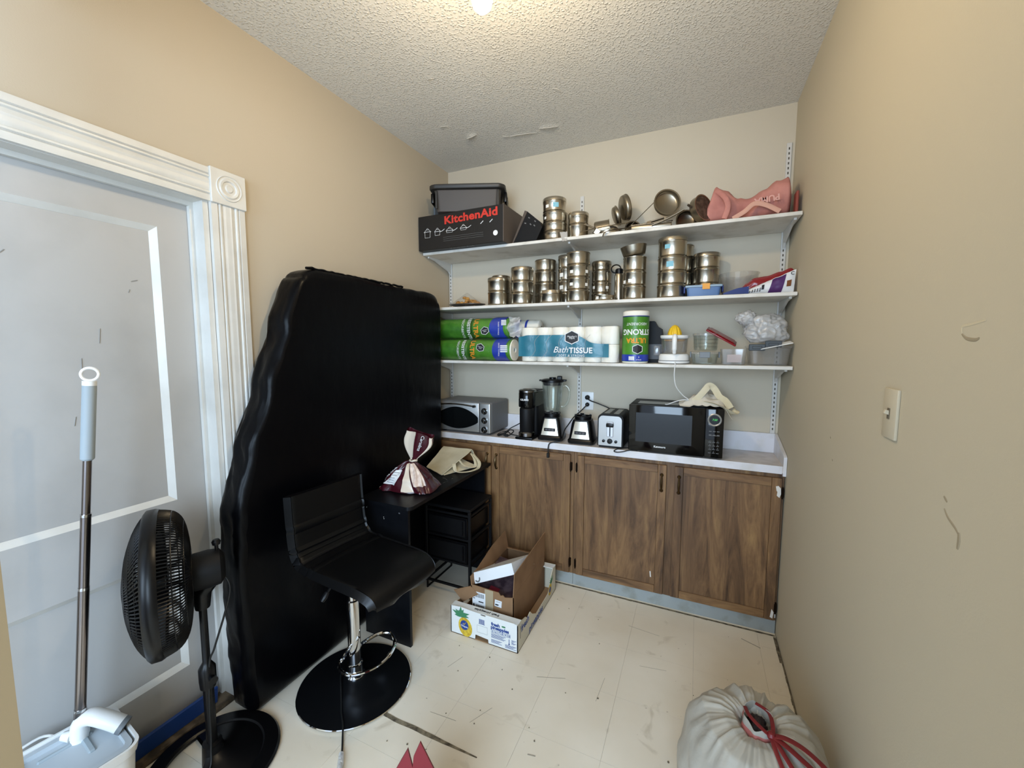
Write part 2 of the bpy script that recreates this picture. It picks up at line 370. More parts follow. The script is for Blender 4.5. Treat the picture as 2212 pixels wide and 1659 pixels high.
lab(b.build('scuff_mark', P('scuff_grey', 'a39a8a', .8), floor, smooth=0), 'grey scuffs on the tiles'); bpy.data.objects['scuff_mark']['kind'] = 'stuff'

o = MB().box(-.2, W + .12, -3.6, .1, H, H + .08).build('ceiling', M['ceiling'], smooth=0); ceil = struct(o, 'off-white popcorn ceiling with peeling paint', 'ceiling')
for k, (x, y, w, d, a, tilt) in enumerate(((.34, -.56, .05, .03, 15, 24), (.436, -.40, .07, .045, -10, 38), (.62, -.31, .04, .03, 30, 24), (.735, -.285, .17, .05, 8, 20), (.90, -.305, .11, .045, 12, 30), (1.05, -.62, .05, .03, 60, 12), (.52, -.95, .03, .02, 0, 15))):
    c = [(-w / 2, 0), (w / 2, 0)]; m_ = 7
    poly = c + [(w / 2 - w * i / m_, -d * (.75 + .4 * nz(i * 1.3, k, 0)) * math.sin(PI * (i + .4) / (m_ + .8)) ** .5) for i in range(m_ + 1)]
    fl = MB().prism(poly, -.001, .0006, RX(tilt)).build('paint_flake', M['flake'], ceil, smooth=0)
    fl.location = (x, y, H - .002); fl.rotation_euler = (0, 0, math.radians(a))

LW = -.12
b = MB().box(LW, 0, -1.70, .0, 0, H).box(LW, 0, -2.45, -1.70, 2.085, H).box(LW, 0, -3.6, -2.45, 0, H)
struct(b.build('wall_left', M['wall_tan'], smooth=0), 'tan painted left wall around the white door')
b = MB()
z = [.02 * nz(k * .21, 3, 3) for k in range(3)]
b.box(-.004, .002, -1.33, -1.325, 2.2, 2.8)
b.v = []; b.f = []
struct(MB().box(-.12, W + .12, 0, .12, 0, H).build('wall_back', M['wall_cream'], smooth=0), 'cream back wall behind the shelves')
wr = struct(MB().box(W, W + .12, -3.6, 0, 0, H).build('wall_right', M['wall_right'], smooth=0), 'beige right wall with smears and a light switch')
def stroke(pts, w, nm, mat, thick=.0012):
    b = MB(); pp = spline([(0, y, z) for y, z in pts], 5)
    b.tube([(W - .0004, p.y, p.z) for p in pp], [w * (.5 + .5 * math.sin(PI * (i + .5) / len(pp))) for i in range(len(pp))], 5, flat=.25, up=(1, 0, 0)); return b.build(nm, mat, wr)
smear = P('wall_scuff', '9c8f77', .8); pale = P('wall_filler', 'c9bda2', .8)
stroke([(-1.705, 1.535), (-1.72, 1.527), (-1.745, 1.524), (-1.757, 1.527)], .0035, 'scuff', smear)
stroke([(-1.705, 1.535), (-1.704, 1.548), (-1.73, 1.551), (-1.77, 1.556)], .003, 'scuff', pale)
stroke([(-1.705, 1.21), (-1.72, 1.198), (-1.745, 1.188), (-1.757, 1.18)], .003, 'scuff', smear)
stroke([(-1.757, 1.185), (-1.759, 1.17), (-1.757, 1.155)], .005, 'scuff', smear)
stroke([(-1.70, 1.232), (-1.712, 1.225)], .003, 'scuff', smear)
for y, z in ((-.98, 1.2), (-1.02, 1.13), (-.86, 1.36)): stroke([(y, z), (y - .006, z - .005)], .003, 'scuff', smear if z < 1.3 else pale)
struct(MB().box(.48, .614, -2.57, -2.45, 0, H).box(1.99, W, -2.57, -2.45, 0, H).box(.0, 1.99, -2.57, -2.45, 2.5, H).build('wall_front', P('shade_browned_tan', '8f7a5a', .7), smooth=0), 'tan front wall with the wide opening the photo looks through')  # darker brown stands in for shade; gap beside the pillar added for daylight

# door in the left wall
fx0, fx1 = -.118, -.078
b = MB().box(fx0, fx1, -1.838, -1.722, .02, 2.066).box(fx0, fx1, -2.46, -2.34, .02, 2.066)
for z0, z1 in ((.02, .222), (.69, .913), (1.949, 2.066)): b.box(fx0, fx1, -2.34, -1.838, z0, z1)
door = struct(b.build('door_1', M['door_white'], smooth=0), 'old white painted two-panel door', 'door')
for z0, z1 in ((.222, .69), (.913, 1.949)):
    pan = MB().box(fx0 + .005, -.096, -2.34, -1.838, z0, z1).build('panel', M['door_white'], door, smooth=0)
    yy0, yy1 = -2.34, -1.838; w = .02; b = MB()
    A = [(fx1, yy0, z0), (fx1, yy1, z0), (fx1, yy1, z1), (fx1, yy0, z1)]; B = [(-.0955, yy0 + w, z0 + w), (-.0955, yy1 - w, z0 + w), (-.0955, yy1 - w, z1 - w), (-.0955, yy0 + w, z1 - w)]
    C = [(-.097, p[1], p[2]) for p in A]
    b.add(A + B + C, [(0, 1, 5, 4), (1, 2, 6, 5), (2, 3, 7, 6), (3, 0, 4, 7), (0, 1, 9, 8), (1, 2, 10, 9), (2, 3, 11, 10), (3, 0, 8, 11)]).build('moulding', M['white_gloss'], pan, smooth=0)
b = MB()
for y, z, l, a in ((-2.02, 1.52, .05, 85), (-1.93, 1.70, .012, 70), (-2.07, 1.42, .05, 88), (-2.1, 1.25, .03, 80), (-1.92, 1.74, .02, 20), (-2.22, 1.78, .014, 50)):
    b.tube([(-.0956, y, z), (-.0956, y + l * math.cos(math.radians(a)), z + l * math.sin(math.radians(a)))], .0016, 5)
lab(b.build('paint_nick', P('nick_grey', '8e8c88', .8), door), 'small nicks and drips in the paint')
# lining, casing, corner block
b = MB().box(LW, 0, -1.722, -1.702, 0, 2.085).box(LW, 0, -2.45, -1.722, 2.068, 2.085).box(-.077, -.06, -1.736, -1.722, 0, 2.068).box(-.077, -.06, -2.45, -1.736, 2.052, 2.068)
struct(b.build('trim_1', M['white_gloss'], smooth=0), 'white door lining and stop', 'trim')
prof = [(0, 0), (0, .017), (.022, .019), (.026, .013), (.030, .020), (.036, .020), (.040, .013), (.046, .017), (.055, .019), (.066, .017), (.074, .019), (.083, .017), (.089, .013), (.093, .020), (.099, .020), (.103, .013), (.107, .019), (.130, .017), (.130, 0)]
def casing(path):   # path: 'side' or 'head'
    b = MB(); n = len(prof)
    if path == 'side': vs = [(d, -1.700 + q, zz) for zz in (0, 2.067) for q, d in prof]
    else: vs = [(d, yy, 2.070 + q * .96) for yy in (-1.702, -2.45) for q, d in prof]
    fs = [(i, i + 1, n + i + 1, n + i) for i in range(n - 1)] + [tuple(range(n)), tuple(range(n, 2 * n))]
    return b.add(vs, fs)
struct(casing('side').build('trim_2', M['white_gloss'], smooth=25), 'white fluted side casing of the door', 'trim')
struct(casing('head').build('trim_3', M['white_gloss'], smooth=25), 'white fluted head casing above the door', 'trim')
b = MB().box(0, .027, -1.702, -1.567, 2.067, 2.2, bev=.002)
R_ = Matrix.Translation((.026, -1.6345, 2.1335)) @ RY(90)
b.lathe([(0, .0055), (.012, .0055), (.015, .002), (.018, .0), (.024, .0), (.028, .006), (.035, .0065), (.040, .002), (.044, .002), (.047, .005), (.050, 0)], 40, R_)
struct(b.build('trim_4', M['white_gloss'], smooth=30), 'white rosette corner block of the door casing', 'trim')
struct(MB().box(-.12, -.002, -2.46, -1.72, 0, .018).build('trim_5', M['threshold'], smooth=0), 'worn wooden door threshold', 'trim')
struct(MB().box(0, .013, -1.567, 0, 0, .11, bev=.003).build('baseboard_left', M['white_gloss'], smooth=0), 'white baseboard behind the mattress', 'baseboard')

# switch plate on the right wall
t = thing('light_switch', 'beige painted toggle switch plate on the right wall', 'switch', (W, -1.452, 1.352))
MB().box(-.007, 0, -.037, .037, -.06, .06, bev=.0025, seg=2).build('plate', M['wall_right'], t)
MB().box(-.009, -.006, -.006, .006, -.013, .013).build('toggle_slot', P('switch_shadow', '6d6250', .8), t, smooth=0)
MB().box(-.018, -.006, -.0045, .0045, -.004, .006, bev=.001, m=TR(0, 0, -.002) @ RY(20)).build('toggle', M['wall_right'], t)

# bare ceiling bulb
t = thing('ceiling_bulb_fitting', 'white ceiling lampholder with a glowing bare bulb at the top edge', 'lamp', (1.146, -1.585, H))
MB().lathe([(0, 0), (.055, 0), (.055, -.012), (.035, -.03), (.024, -.05), (.022, -.058), (.008, -.060), (.008, -.21), (.021, -.215), (.023, -.240), (0, -.240)], 32).build('lampholder', M['porcelain'], t)
MB().lathe([(.013, -.238), (.014, -.250), (.022, -.268), (.029, -.284), (.030, -.298), (.026, -.313), (.014, -.325), (0, -.328)], 28).build('bulb', M['bulb'], t, smooth=80)

# ================================================================== shelves
SD = .3326
def bracket(b, x, z, L=.28):
    b.prism([(0, 0), (-L, 0), (-L, -.010), (-L * .72, -.016), (-.035, -.062), (-.012, -.085), (0, -.085)], x - .006, x + .006, TR(0, 0, z) @ Matrix(((0, 0, 1, 0), (1, 0, 0, 0), (0, 1, 0, 0), (0, 0, 0, 1))))
for nm, x, z0, z1 in (('left', .018, .95, 2.13), ('middle', 1.031, 1.0, 2.485), ('right', 2.160, 1.02, 2.60)):
    t = thing('shelf_standard', {'left': 'white slotted upright on the back wall at the left corner', 'middle': 'white slotted upright on the back wall above the power outlet', 'right': 'white slotted upright on the back wall beside the right wall'}[nm], 'shelf standard', (x, 0, z0), group=None)
    MB().box(-.012, .012, -.010, 0, 0, z1 - z0, bev=.001).build('channel', M['bracket'], t, smooth=0)
    b = MB(); zz = .02
    while zz < z1 - z0 - .02:
        b.box(-.003, .003, -.0108, -.0098, zz, zz + .012); zz += .0254
    s_ = b.build('slot_row', M['slot'], t, smooth=0); s_['kind'] = 'stuff'
for nm, z, xa, th, desc in (('top', 2.1515, .0, .018, 'top white shelf holding the cookware and pink bag'), ('mid', 1.7764, .0, .018, 'middle white shelf holding the stacked steel tins'), ('low', 1.4165, .0, .018, 'lowest white shelf holding the paper goods and juicer')):
    t = thing('wall_shelf', desc, 'shelf', (0, 0, z))
    MB().box(xa + .003, W - .006, -SD, -.011, -th, 0, bev=.002).build('board', M['shelf'], t, smooth=0)
    for x in (.018, 1.031, 2.160):
        b = MB(); bracket(b, x, -th, .29); b.build('bracket', M['bracket'], t, smooth=0)

# ================================================================== base cabinets and worktop
CZ = .872
def cabinet(x0, x1, label, doors, seed, right_end=False):
    t = thing('base_cabinet', label, 'cabinet', (x0, -.29, 0)); w = x1 - x0
    MB().box(0, w, .018, .288, .0755, CZ).build('carcass', M['wood_dark'], t, smooth=0)
    b = MB(); st = .045
    xs = [0] + [v for d in doors for v in (d[0] - x0, d[1] - x0)] + [w]
    b.box(0, w, 0, .018, CZ - .032, CZ).box(0, w, 0, .018, .0755, .092)
    for i in range(0, len(xs), 2): b.box(max(0, xs[i] - .003), min(w, xs[i + 1] + .003), 0, .018, .092, CZ - .032)
    b.build('face_frame', M['wood_v'], t, smooth=0)
    MB().box(0, w, .003, .018, 0, .0755).build('toe_kick', M['toekick'], t, smooth=0)
    for k, (a, c, side) in enumerate(doors):
        a -= x0; c -= x0; z0, z1 = .083, CZ - .026; s = .046; h = z1 - z0
        d = MB().box(a + s, c - s, -.013, -.002, z0 + s, z1 - s).build('door', M['wood_v'], t, smooth=0)
        pw = (c - a - 2 * s) / 3
        for q0, q1 in ((a, a + s - .0012), (c - s + .0012, c)): MB().box(q0, q1, -.019, -.001, z0, z1, bev=.0015).build('stile', M['wood_v'], d, smooth=0)
        for q0, q1 in ((z0, z0 + s - .001), (z1 - s + .001, z1)): MB().box(a + s, c - s, -.019, -.001, q0, q1, bev=.0015).build('rail', M['wood_h'], d, smooth=0)
        hx = (c - .024) if side == 'R' else (a + .024); hz = .745
        b = MB()
        for zz in (hz - .045, hz + .045): b.lathe([(0, 0), (.010, 0), (.010, .003), (.006, .007), (0, .008)], 14, TR(hx, -.019, zz) @ RX(90))
        pts = spline([(hx, -.021, hz - .052), (hx, -.028, hz - .045), (hx, -.036, hz - .025), (hx, -.040, hz), (hx, -.036, hz + .025), (hx, -.028, hz + .045), (hx, -.021, hz + .052)], 4)
        N = len(pts); b.tube(pts, [.0035 + .0035 * math.exp(-((i / (N - 1) - .5) * 4) ** 2) for i in range(N)], 10)
        b.build('handle', M['brass'], d)
        gx_ = (a - .003) if side == 'R' else (c + .003)
        for zz in (z0 + .07, z1 - .075): MB().box(gx_ - .007, gx_ + .007, -.020, 0.0, zz - .024, zz + .024, bev=.002).lathe([(0, -.03), (.004, -.03), (.004, .03), (0, .03)], 10, TR(gx_, -.02, zz)).build('hinge', M['hinge'], d)
    if right_end:
        b = MB()
        b.prism([(0, 0), (.006, .02), (.004, .05), (-.007, .062), (-.018, .058), (-.014, .035), (-.010, .03), (-.012, .01)], 0, .0015, TR(w - .02, -.0185, .745) @ RX(90))
        b.prism([(0, 0), (.012, -.005), (.016, .03), (.006, .045)], 0, .0015, TR(w - .03, -.0185, .10) @ RX(90))
        b.prism([(0, 0), (.006, .002), (.004, .08), (0, .07)], 0, .0015, TR(w - .008, -.002, .09) @ RX(90))
        lab(b.build('chipped_patch', M['chip'], t, smooth=0), 'white patch where the veneer has chipped')
        MB().box(-.003, 0.003, -.0005, .0, 0, .035, m=TR(.47, -.0195, .175) @ RY(-6)).build('white_fleck', M['chip'], t, smooth=0)
    return t
cabinet(.004, 1.083, 'left walnut base cabinet partly behind the black desk', [(.02, .509, 'R'), (.529, 1.063, 'L')], 1)
cabinet(1.085, 2.183, 'right walnut base cabinet below the microwave', [(1.107, 1.621, 'R'), (1.664, 2.172, 'L')], 2, True)

t = thing('worktop', 'white laminate worktop with a low splashback under the appliances', 'worktop', (0, 0, CZ))
MB().box(.004, W - .004, -.311, -.003, .001, .038, bev=.002).build('slab', M['laminate_top'], t, smooth=0)
MB().box(.004, W - .020, -.3125, -.3105, -.002, .0375).build('front_edge', M['laminate'], t, smooth=0)
MB().box(.004, W - .004, -.020, -.002, .038, .149, bev=.002).build('splashback', M['laminate'], t, smooth=0)
b = MB(); b.prism([(-.316, -.012), (-.316, .085), (-.300, .092), (-.020, .149), (-.020, .0385), (-.300, .0385), (-.300, -.012)], W - .0165, W - .002, Matrix(((0, 0, 1, 0), (1, 0, 0, 0), (0, 1, 0, 0), (0, 0, 0, 1))))
b.build('side_splash', M['laminate'], t, smooth=0)

YZ = Matrix(((0, 0, 1, 0), (1, 0, 0, 0), (0, 1, 0, 0), (0, 0, 0, 1)))     # prism poly (y,z), extruded along x

# ================================================================== mattress in its black cover
def interp(tab, v):
    for (a, x), (b_, y) in zip(tab, tab[1:]):
        if v <= b_: 
            t = max(0, (v - a) / (b_ - a)); t = t * t * (3 - 2 * t); return x + (y - x) * t
    return tab[-1][1]
FY = [(0, -1.750), (.25, -1.760), (.55, -1.770), (.85, -1.757), (1.1, -1.690), (1.35, -1.602), (1.6, -1.520), (1.78, -1.47), (1.9, -1.455)]
t = thing('mattress', 'mattress in a black satin cover standing on end against the left wall', 'mattress', (0, 0, 0))
bm = bmesh.new(); bmesh.ops.create_cube(bm, size=1); bmesh.ops.scale(bm, vec=(.142, 1.27, 1.86), verts=bm.verts)
bmesh.ops.bevel(bm, geom=bm.edges[:], offset=.05, segments=4, profile=.6, affect='EDGES')
for axis, step in (((0, 1, 0), .03), ((0, 0, 1), .022), ((1, 0, 0), .018)):
    L = (.142, 1.27, 1.86)[axis.index(1)]; n = int(L / step)
    for k in range(1, n):
        bmesh.ops.bisect_plane(bm, geom=bm.verts[:] + bm.edges[:] + bm.faces[:], plane_co=Vector(axis) * (-L / 2 + L * k / n), plane_no=axis)
for v in bm.verts:
    x, y, z = v.co; Z = z + .93; front = max(0, min(1, (-y - .50) / .12)); near = -y / 1.27 + .5
    RC = .13; dy_, dz_ = abs(y) - (.635 - RC), Z - (1.86 - RC)
    if dy_ > 0 and dz_ > 0:
        q_ = max(dy_, dz_) / math.hypot(dy_, dz_); y = math.copysign(.635 - RC + dy_ * q_, y); Z = 1.86 - RC + dz_ * q_
    fy = interp(FY, Z)
    yy = fy + (y + .635) * ((-.36 - fy) / 1.27)
    # long slanting folds on the narrow side, smaller ones wrapping round the corner
    k1 = ridge((x * 6 + Z * 1.5), Z * 3.2 - x * 5, 1.7) * .0045 * max(0, min(1, (Z - .1) / .2)) + ridge(x * 24 + Z * 4.2, Z * 8, 9) * .008
    k2 = nz(Z * 26, x * 9, 4) * .0035
    yy -= front * (k1 * (.35 + .9 * math.exp(-((Z - 1.1) / .45) ** 2)) + k2)
    wx = x + front * .008 * nz(Z * 7, 3, x * 4) + .006 * nz(yy * 2.5, Z * 2.5, 0)
    lean = .02 * math.sin(PI * min(1, Z / 1.86))
    if x < 0: wx = max(wx, -.076)
    v.co = (wx + .094 + .012 * (Z / 1.86), yy, max(.002, Z + (.010 * nz(yy * 5, x * 9, 8) + .006 * nz(yy * 16, 1, 1)) * (1 if z > .8 else 0) - .035 * (1 - near) * 0))
    if x < 0: v.co.x = max(v.co.x, .018)
me = bpy.data.meshes.new('cover'); bm.normal_update(); bm.to_mesh(me); bm.free(); me.materials.append(M['cover']); me.shade_smooth()
o = bpy.data.objects.new('cover', me); COL.objects.link(o); o.parent = t
b = MB(); pts = [(.155 + .003 * nz(k, 0, 0), -1.40 + k * .016, 1.857 + .004 * nz(k * .7, 2, 0) + .004 * abs(math.sin(k * .9))) for k in range(42)]
b.tube(pts, [.006 + .003 * abs(nz(k * .8, 5, 5)) for k in range(42)], 6); b.build('gathered_hem', M['cover'], t)

# ================================================================== black desk, drawer cart
t = thing('desk', 'small black laminate desk against the mattress and cabinets', 'desk', (0, 0, 0))
b = MB(); top = [(.205, -1.165), (.525, -1.185)] ; 
rad = arc(.500, -1.160, .028, -90, 0, 5)
b.prism([(.200, -1.188)] + rad + [(.528, -.345), (.200, -.345)], .722, .740).build('desktop', M['black_wood'], t, smooth=0)
MB().box(.205, .497, -1.165, -1.149, .002, .722).build('side_panel', M['black_wood'], t, smooth=0)
MB().box(.205, .497, -.375, -.359, .002, .722).build('side_panel', M['black_wood'], t, smooth=0)
MB().box(.205, .219, -1.149, -.375, .25, .721).build('back_panel', M['black_wood'], t, smooth=0)
for x, z in ((.235, .690), (.445, .690)):
    MB().lathe([(0, 0), (.0055, 0), (.0055, .002), (0, .0035)], 12, TR(x, -1.165, z) @ RX(90)).build('screw_cap', M['chrome'], t)
b = MB(); 
for x, z in ((.345, .655), (.347, .647)): b.lathe([(0, 0), (.002, 0), (0, .001)], 8, TR(x, -1.165, z) @ RX(90))
b.build('bare_nick', M['chip'], t, smooth=0)
b = MB()
for k in range(16): b.box(-.004 - .01 * (k % 3 == 0), .005, -.0006, .0006, 0, .0005, m=TR(random.uniform(.36, .50), random.uniform(-1.05, -.72), .7402) @ RZ(random.uniform(0, 180)))
lab(b.build('dust_fleck', P('dust', '6f6e6c', .9), t, smooth=0), 'pale dust flecks on the desktop'); bpy.data.objects['dust_fleck']['kind'] = 'stuff'

t = thing('drawer_cart', 'black plastic drawer cart under the desk beside the cabinet', 'drawer cart', (.25, -.70, 0))
w_, d_, h_ = .325, .285, .553
b = MB().box(0, w_, 0, d_, h_ - .018, h_, bev=.004)
for x in (0, w_ - .018):
    for y in (0, d_ - .018): b.box(x, x + .018, y, y + .018, .045, h_ - .018, bev=.003)
for z in (.05, .20, .355, .505):
    b.box(.018, w_ - .018, .002, .014, z, z + .012); b.box(.002, .012, .018, d_ - .018, z, z + .012); b.box(w_ - .012, w_ - .002, .018, d_ - .018, z, z + .012)
b.build('frame', M['black_matte'], t, smooth=0)
for z0, z1 in ((.215, .345), (.370, .498)):
    b = MB().box(.022, w_ - .022, .0, .006, z0, z1, bev=.002).box(.024, .030, .006, d_ - .01, z0, z1 - .02).box(w_ - .030, w_ - .024, .006, d_ - .01, z0, z1 - .02).box(.03, w_ - .03, .006, d_ - .01, z0, z0 + .004)
    d = b.build('drawer', M['black_plastic'], t, smooth=0)
    MB().box(.035, w_ - .035, -.003, .0, z0 + .012, z1 - .014, bev=.001).build('drawer_front_inset', M['black_matte'], d, smooth=0)
    MB().box(w_ - .052, w_ - .042, -.008, -.002, z0 + .02, z1 - .02, bev=.002).build('handle', M['black_plastic'], d, smooth=0)
b = MB()
for x in (.006, w_ - .014): b.box(x, x + .008, 0.002, d_ - .002, .0, .008).box(x, x + .008, .002, .010, .008, .05).box(x, x + .008, d_ - .010, d_ - .002, .008, .05)
b.build('foot', M['black_plastic'], t, smooth=0)

# ================================================================== bar stool
SX, SY = .412, -1.445
t = thing('bar_stool', 'black vinyl bar stool with a low back, chrome post and round base', 'stool', (SX, SY, 0))
MB().lathe([(0, .003), (.236, .003), (.240, .006), (.2405, .0105), (.238, .013)], 64).build('base_rim', M['chrome'], t)
MB().lathe([(.238, .013), (.20, .018), (.12, .027), (.06, .036), (.040, .045), (0, .045)], 64).build('base', P('black_chrome', '2b2c2f', .28, .8, bump=(5, .04, .004)), t, smooth=60)
MB().lathe([(0, .04), (.040, .044), (.041, .052), (.034, .060), (.033, .105), (.027, .108), (.027, .40), (.022, .405), (.022, .555), (0, .555)], 36).build('post', M['chrome'], t)
R0 = .118; cx_, cy_ = .055, .060
pts = []
for k in range(29):
    a = math.radians(205 + 45 * 0 + 310 * k / 28 + 25); pts.append((cx_ + R0 * math.cos(a) * 1.0, cy_ + .02 + R0 * 1.15 * math.sin(a), .135))
pts = spline([(.027, .0, .235), (-.004, -.028, .19), (-.030, -.035, .145), (-.034, -.052, .128), (.0, -.080, .122), (.06, -.075, .122), (.115, -.02, .125), (.135, .05, .13), (.118, .125, .14), (.06, .165, .15), (.015, .13, .155), (.0, .06, .16), (.008, .024, .17)], 6)
MB().tube(pts, .0082, 10).build('footrest', M['chrome'], t)
MB().box(-.09, .09, -.09, .09, .548, .560, bev=.004).build('seat_plate', M['black_plastic'], t)
lv = MB().tube(spline([(.02, -.02, .55), (0.0, -.09, .532), (-.01, -.125, .50)], 5), .005, 8); lv.tube([(-.010, -.122, .503), (-.013, -.135, .488), (-.016, -.147, .474)], [.009, .013, .009], 10); lv.build('height_lever', M['black_plastic'], t)
# one curved shell: seat, bend and back
prof_c = spline([(.262, 0, .552), (.255, 0, .568), (.20, 0, .580), (.05, 0, .582), (-.08, 0, .585), (-.14, 0, .600), (-.175, 0, .640), (-.190, 0, .70), (-.200, 0, .80), (-.205, 0, .895)], 7)
b = MB(); NV = 28; K = len(prof_c)
def shell(u, v):
    i = min(int(u * (K - 1)), K - 2); f = u * (K - 1) - i; p = prof_c[i].lerp(prof_c[i + 1], f)
    n_ = (prof_c[i + 1] - prof_c[i]).normalized(); n_ = Vector((n_.z, 0, -n_.x))
    s_ = (v - .5) * 2; y = s_ * .195 * (1 - .10 * (1 - u) ** 6 * abs(s_) ** 3)
    groove = 0
    for g in (.42, .60, .72, .84): groove += math.exp(-((u - g) / .006) ** 2)
    dip = .010 * (1 - abs(s_) ** 2.5) * (1 if u < .5 else .6)
    edge = .012 * max(0, (abs(s_) - .9) / .1) ** 2
    q = p + n_ * (dip * 1 + .006 * groove + edge)
    return (q.x + .03, y, q.z)
b.grid(shell, K * 2, NV, thick=.03)
o = b.build('seat', M['leather'], t, smooth=50); o.rotation_euler = (0, 0, math.radians(-5.5)); o.location = (.012, -.005, 0.002)
sh = MB()
for x, y, a in ((.10, .02, 20), (.13, -.02, 60), (.135, -.04, 10), (.12, -.07, 80), (-.08, .05, 40), (-.05, -.03, 0), (-.10, -.11, 60), (.24, .14, 10)):
    sh.prism([(-.004, 0), (0, -.002), (.005, 0), (0, .002)], .594, .5946, TR(x, y, 0) @ RZ(a))
sh.build('paint_speck', M['chip'], t, smooth=0)

# ================================================================== pedestal fan
FC = Vector((.172, -2.03, .742)); ax = Vector((-.47, -.883, 0)).normalized()
t = thing('pedestal_fan', 'black pedestal fan facing the white door, seen from the side', 'fan', (.21, -1.925, 0))
b = MB().lathe([(.155, .004), (.205, .004), (.212, .010), (.205, .018), (.16, .024), (.152, .018), (.155, .004)], 56)
b.build('base_ring', M['black_plastic'], t)
b = MB().lathe([(0, .006), (.158, .006), (.158, .018), (.13, .030), (.06, .040), (.034, .060), (.030, .085), (0, .085)], 48, None, -62, 170)

b.build('base_plate', M['black_plastic'], t)
MB().lathe([(0, .01), (.034, .012), (.030, .09), (.0165, .094), (.0165, .30), (.024, .305), (.026, .33), (.026, .375), (.0175, .39), (.012, .40), (.012, .60), (.02, .61), (.02, .645), (0, .65)], 24).build('pole', M['black_plastic'], t)
MB().tube([(.024, 0, .345), (.045, -.005, .345)], [.01, .014], 12).build('height_knob', M['black_plastic'], t)
Q = Vector((0, 0, 1)).rotation_difference(ax).to_matrix().to_4x4()
L0 = FC - Vector((.21, -1.925, 0)); MF = Matrix.Translation(L0) @ Q                # local z = fan axis (towards the front)
RG = .228
bk = Matrix.Translation(L0 - ax * .095) @ Q
b = MB(); b.lathe([(0, -.088), (.040, -.086), (.060, -.072), (.064, -.04), (.062, 0), (.052, .03), (0, .032)], 28, bk)
mo = b.build('motor_housing', M['black_matte'], t, smooth=40)
kb = L0 - ax * .160; MB().tube([kb + Vector((0, 0, .05)), kb + Vector((0, 0, .085))], .006, 8).lathe([(0, 0), (.012, 0), (.014, .01), (.009, .018), (0, .02)], 14, Matrix.Translation(kb + Vector((0, 0, .08)))).build('oscillation_knob', M['black_plastic'], mo)
MB().tube([Vector((0, 0, .60)), Vector((0, 0, .66)), L0 - ax * .145 + Vector((0, 0, -.03))], [.022, .030, .030], 12).build('tilt_neck', M['black_plastic'], t)
def cage(profile, n, r=.0016, seg=4):
    b = MB()
    for k in range(n):
        a = 2 * PI * k / n; b.tube([(q * math.cos(a + sw), q * math.sin(a + sw), z) for q, z, sw in profile], r, seg, m=MF, up=None)
    return b
rear = [(.055, -.088, 0), (.12, -.085, 0), (.18, -.074, 0), (.213, -.052, 0), (.226, -.018, 0), (RG, .0, 0)]
g = cage([tuple(p) for p in spline(rear, 3)], 130, .0027).build('rear_grille', M['black_plastic'], t); 
b = MB()
for q, z in ((.10, -.087), (.18, -.075), (.218, -.046)): b.tube([(q * math.cos(a * PI / 24), q * math.sin(a * PI / 24), z) for a in range(48)], .002, 5, closed=True, m=MF)
b.lathe([(0, -.092), (.075, -.091), (.078, -.084), (0, -.084)], 28, MF)
b.build('hoop', M['black_plastic'], g)
front = [(.05, .078, 0), (.11, .070, .10), (.17, .052, .2), (.208, .032, .27), (RG, .014, .3)]
g = cage([tuple(p) for p in spline(front, 3)], 110, .0027).build('front_grille', M['black_plastic'], t)
b = MB()
for q, z in ((.09, .074), (.13, .066), (.17, .053), (.200, .037)): b.tube([(q * math.cos(a * PI / 24), q * math.sin(a * PI / 24), z) for a in range(48)], .0018, 5, closed=True, m=MF)
b.lathe([(0, .085), (.045, .083), (.055, .078), (.055, .072), (0, .072)], 28, MF)
b.build('hoop', M['black_plastic'], g)
MB().lathe([(RG - .002, -.012), (RG + .003, -.014), (RG + .007, -.005), (RG + .006, .018), (RG - .004, .026), (RG - .006, .018), (RG - .002, -.012)], 72, MF).build('rim_band', M['black_plastic'], t, smooth=50)
b = MB().lathe([(0, -.02), (.03, -.02), (.034, .02), (.02, .045), (0, .048)], 24, MF); hb = b.build('blade_hub', M['black_plastic'], t)
for k in range(3):
    b = MB(); a0 = k * 120
    def blade(u, v, a0=a0):
        r = .03 + .17 * u; w = math.radians(20 + 75 * math.sin(PI * (.18 + .72 * u)) ** .8); a = math.radians(a0) + (v - .5) * w + .35 * u
        return (r * math.cos(a), r * math.sin(a), .028 - .055 * (v) + .01 * u)
    b.grid(blade, 10, 8, thick=.002, m=MF); b.build('blade', P('smoky_blade', '1a1a1c', .3) if k == 0 else bpy.data.materials['smoky_blade'], hb, smooth=50)
b = MB(); pk = L0 - ax * .16
b.tube(spline([pk + Vector((0.01, 0.01, -.03)), pk + Vector((.025, .02, -.10)), (.035, .012, .46), (.018, -.0, .40), (.022, -.012, .25), (.03, -.02, .1), (.05, -.05, .035), (.02, -.15, .028), (-.05, -.19, .028), (-.11, -.235, .010), (-.09, -.30, .006)], 8), .0035, 7).build('cord', M['cord_black'], t)

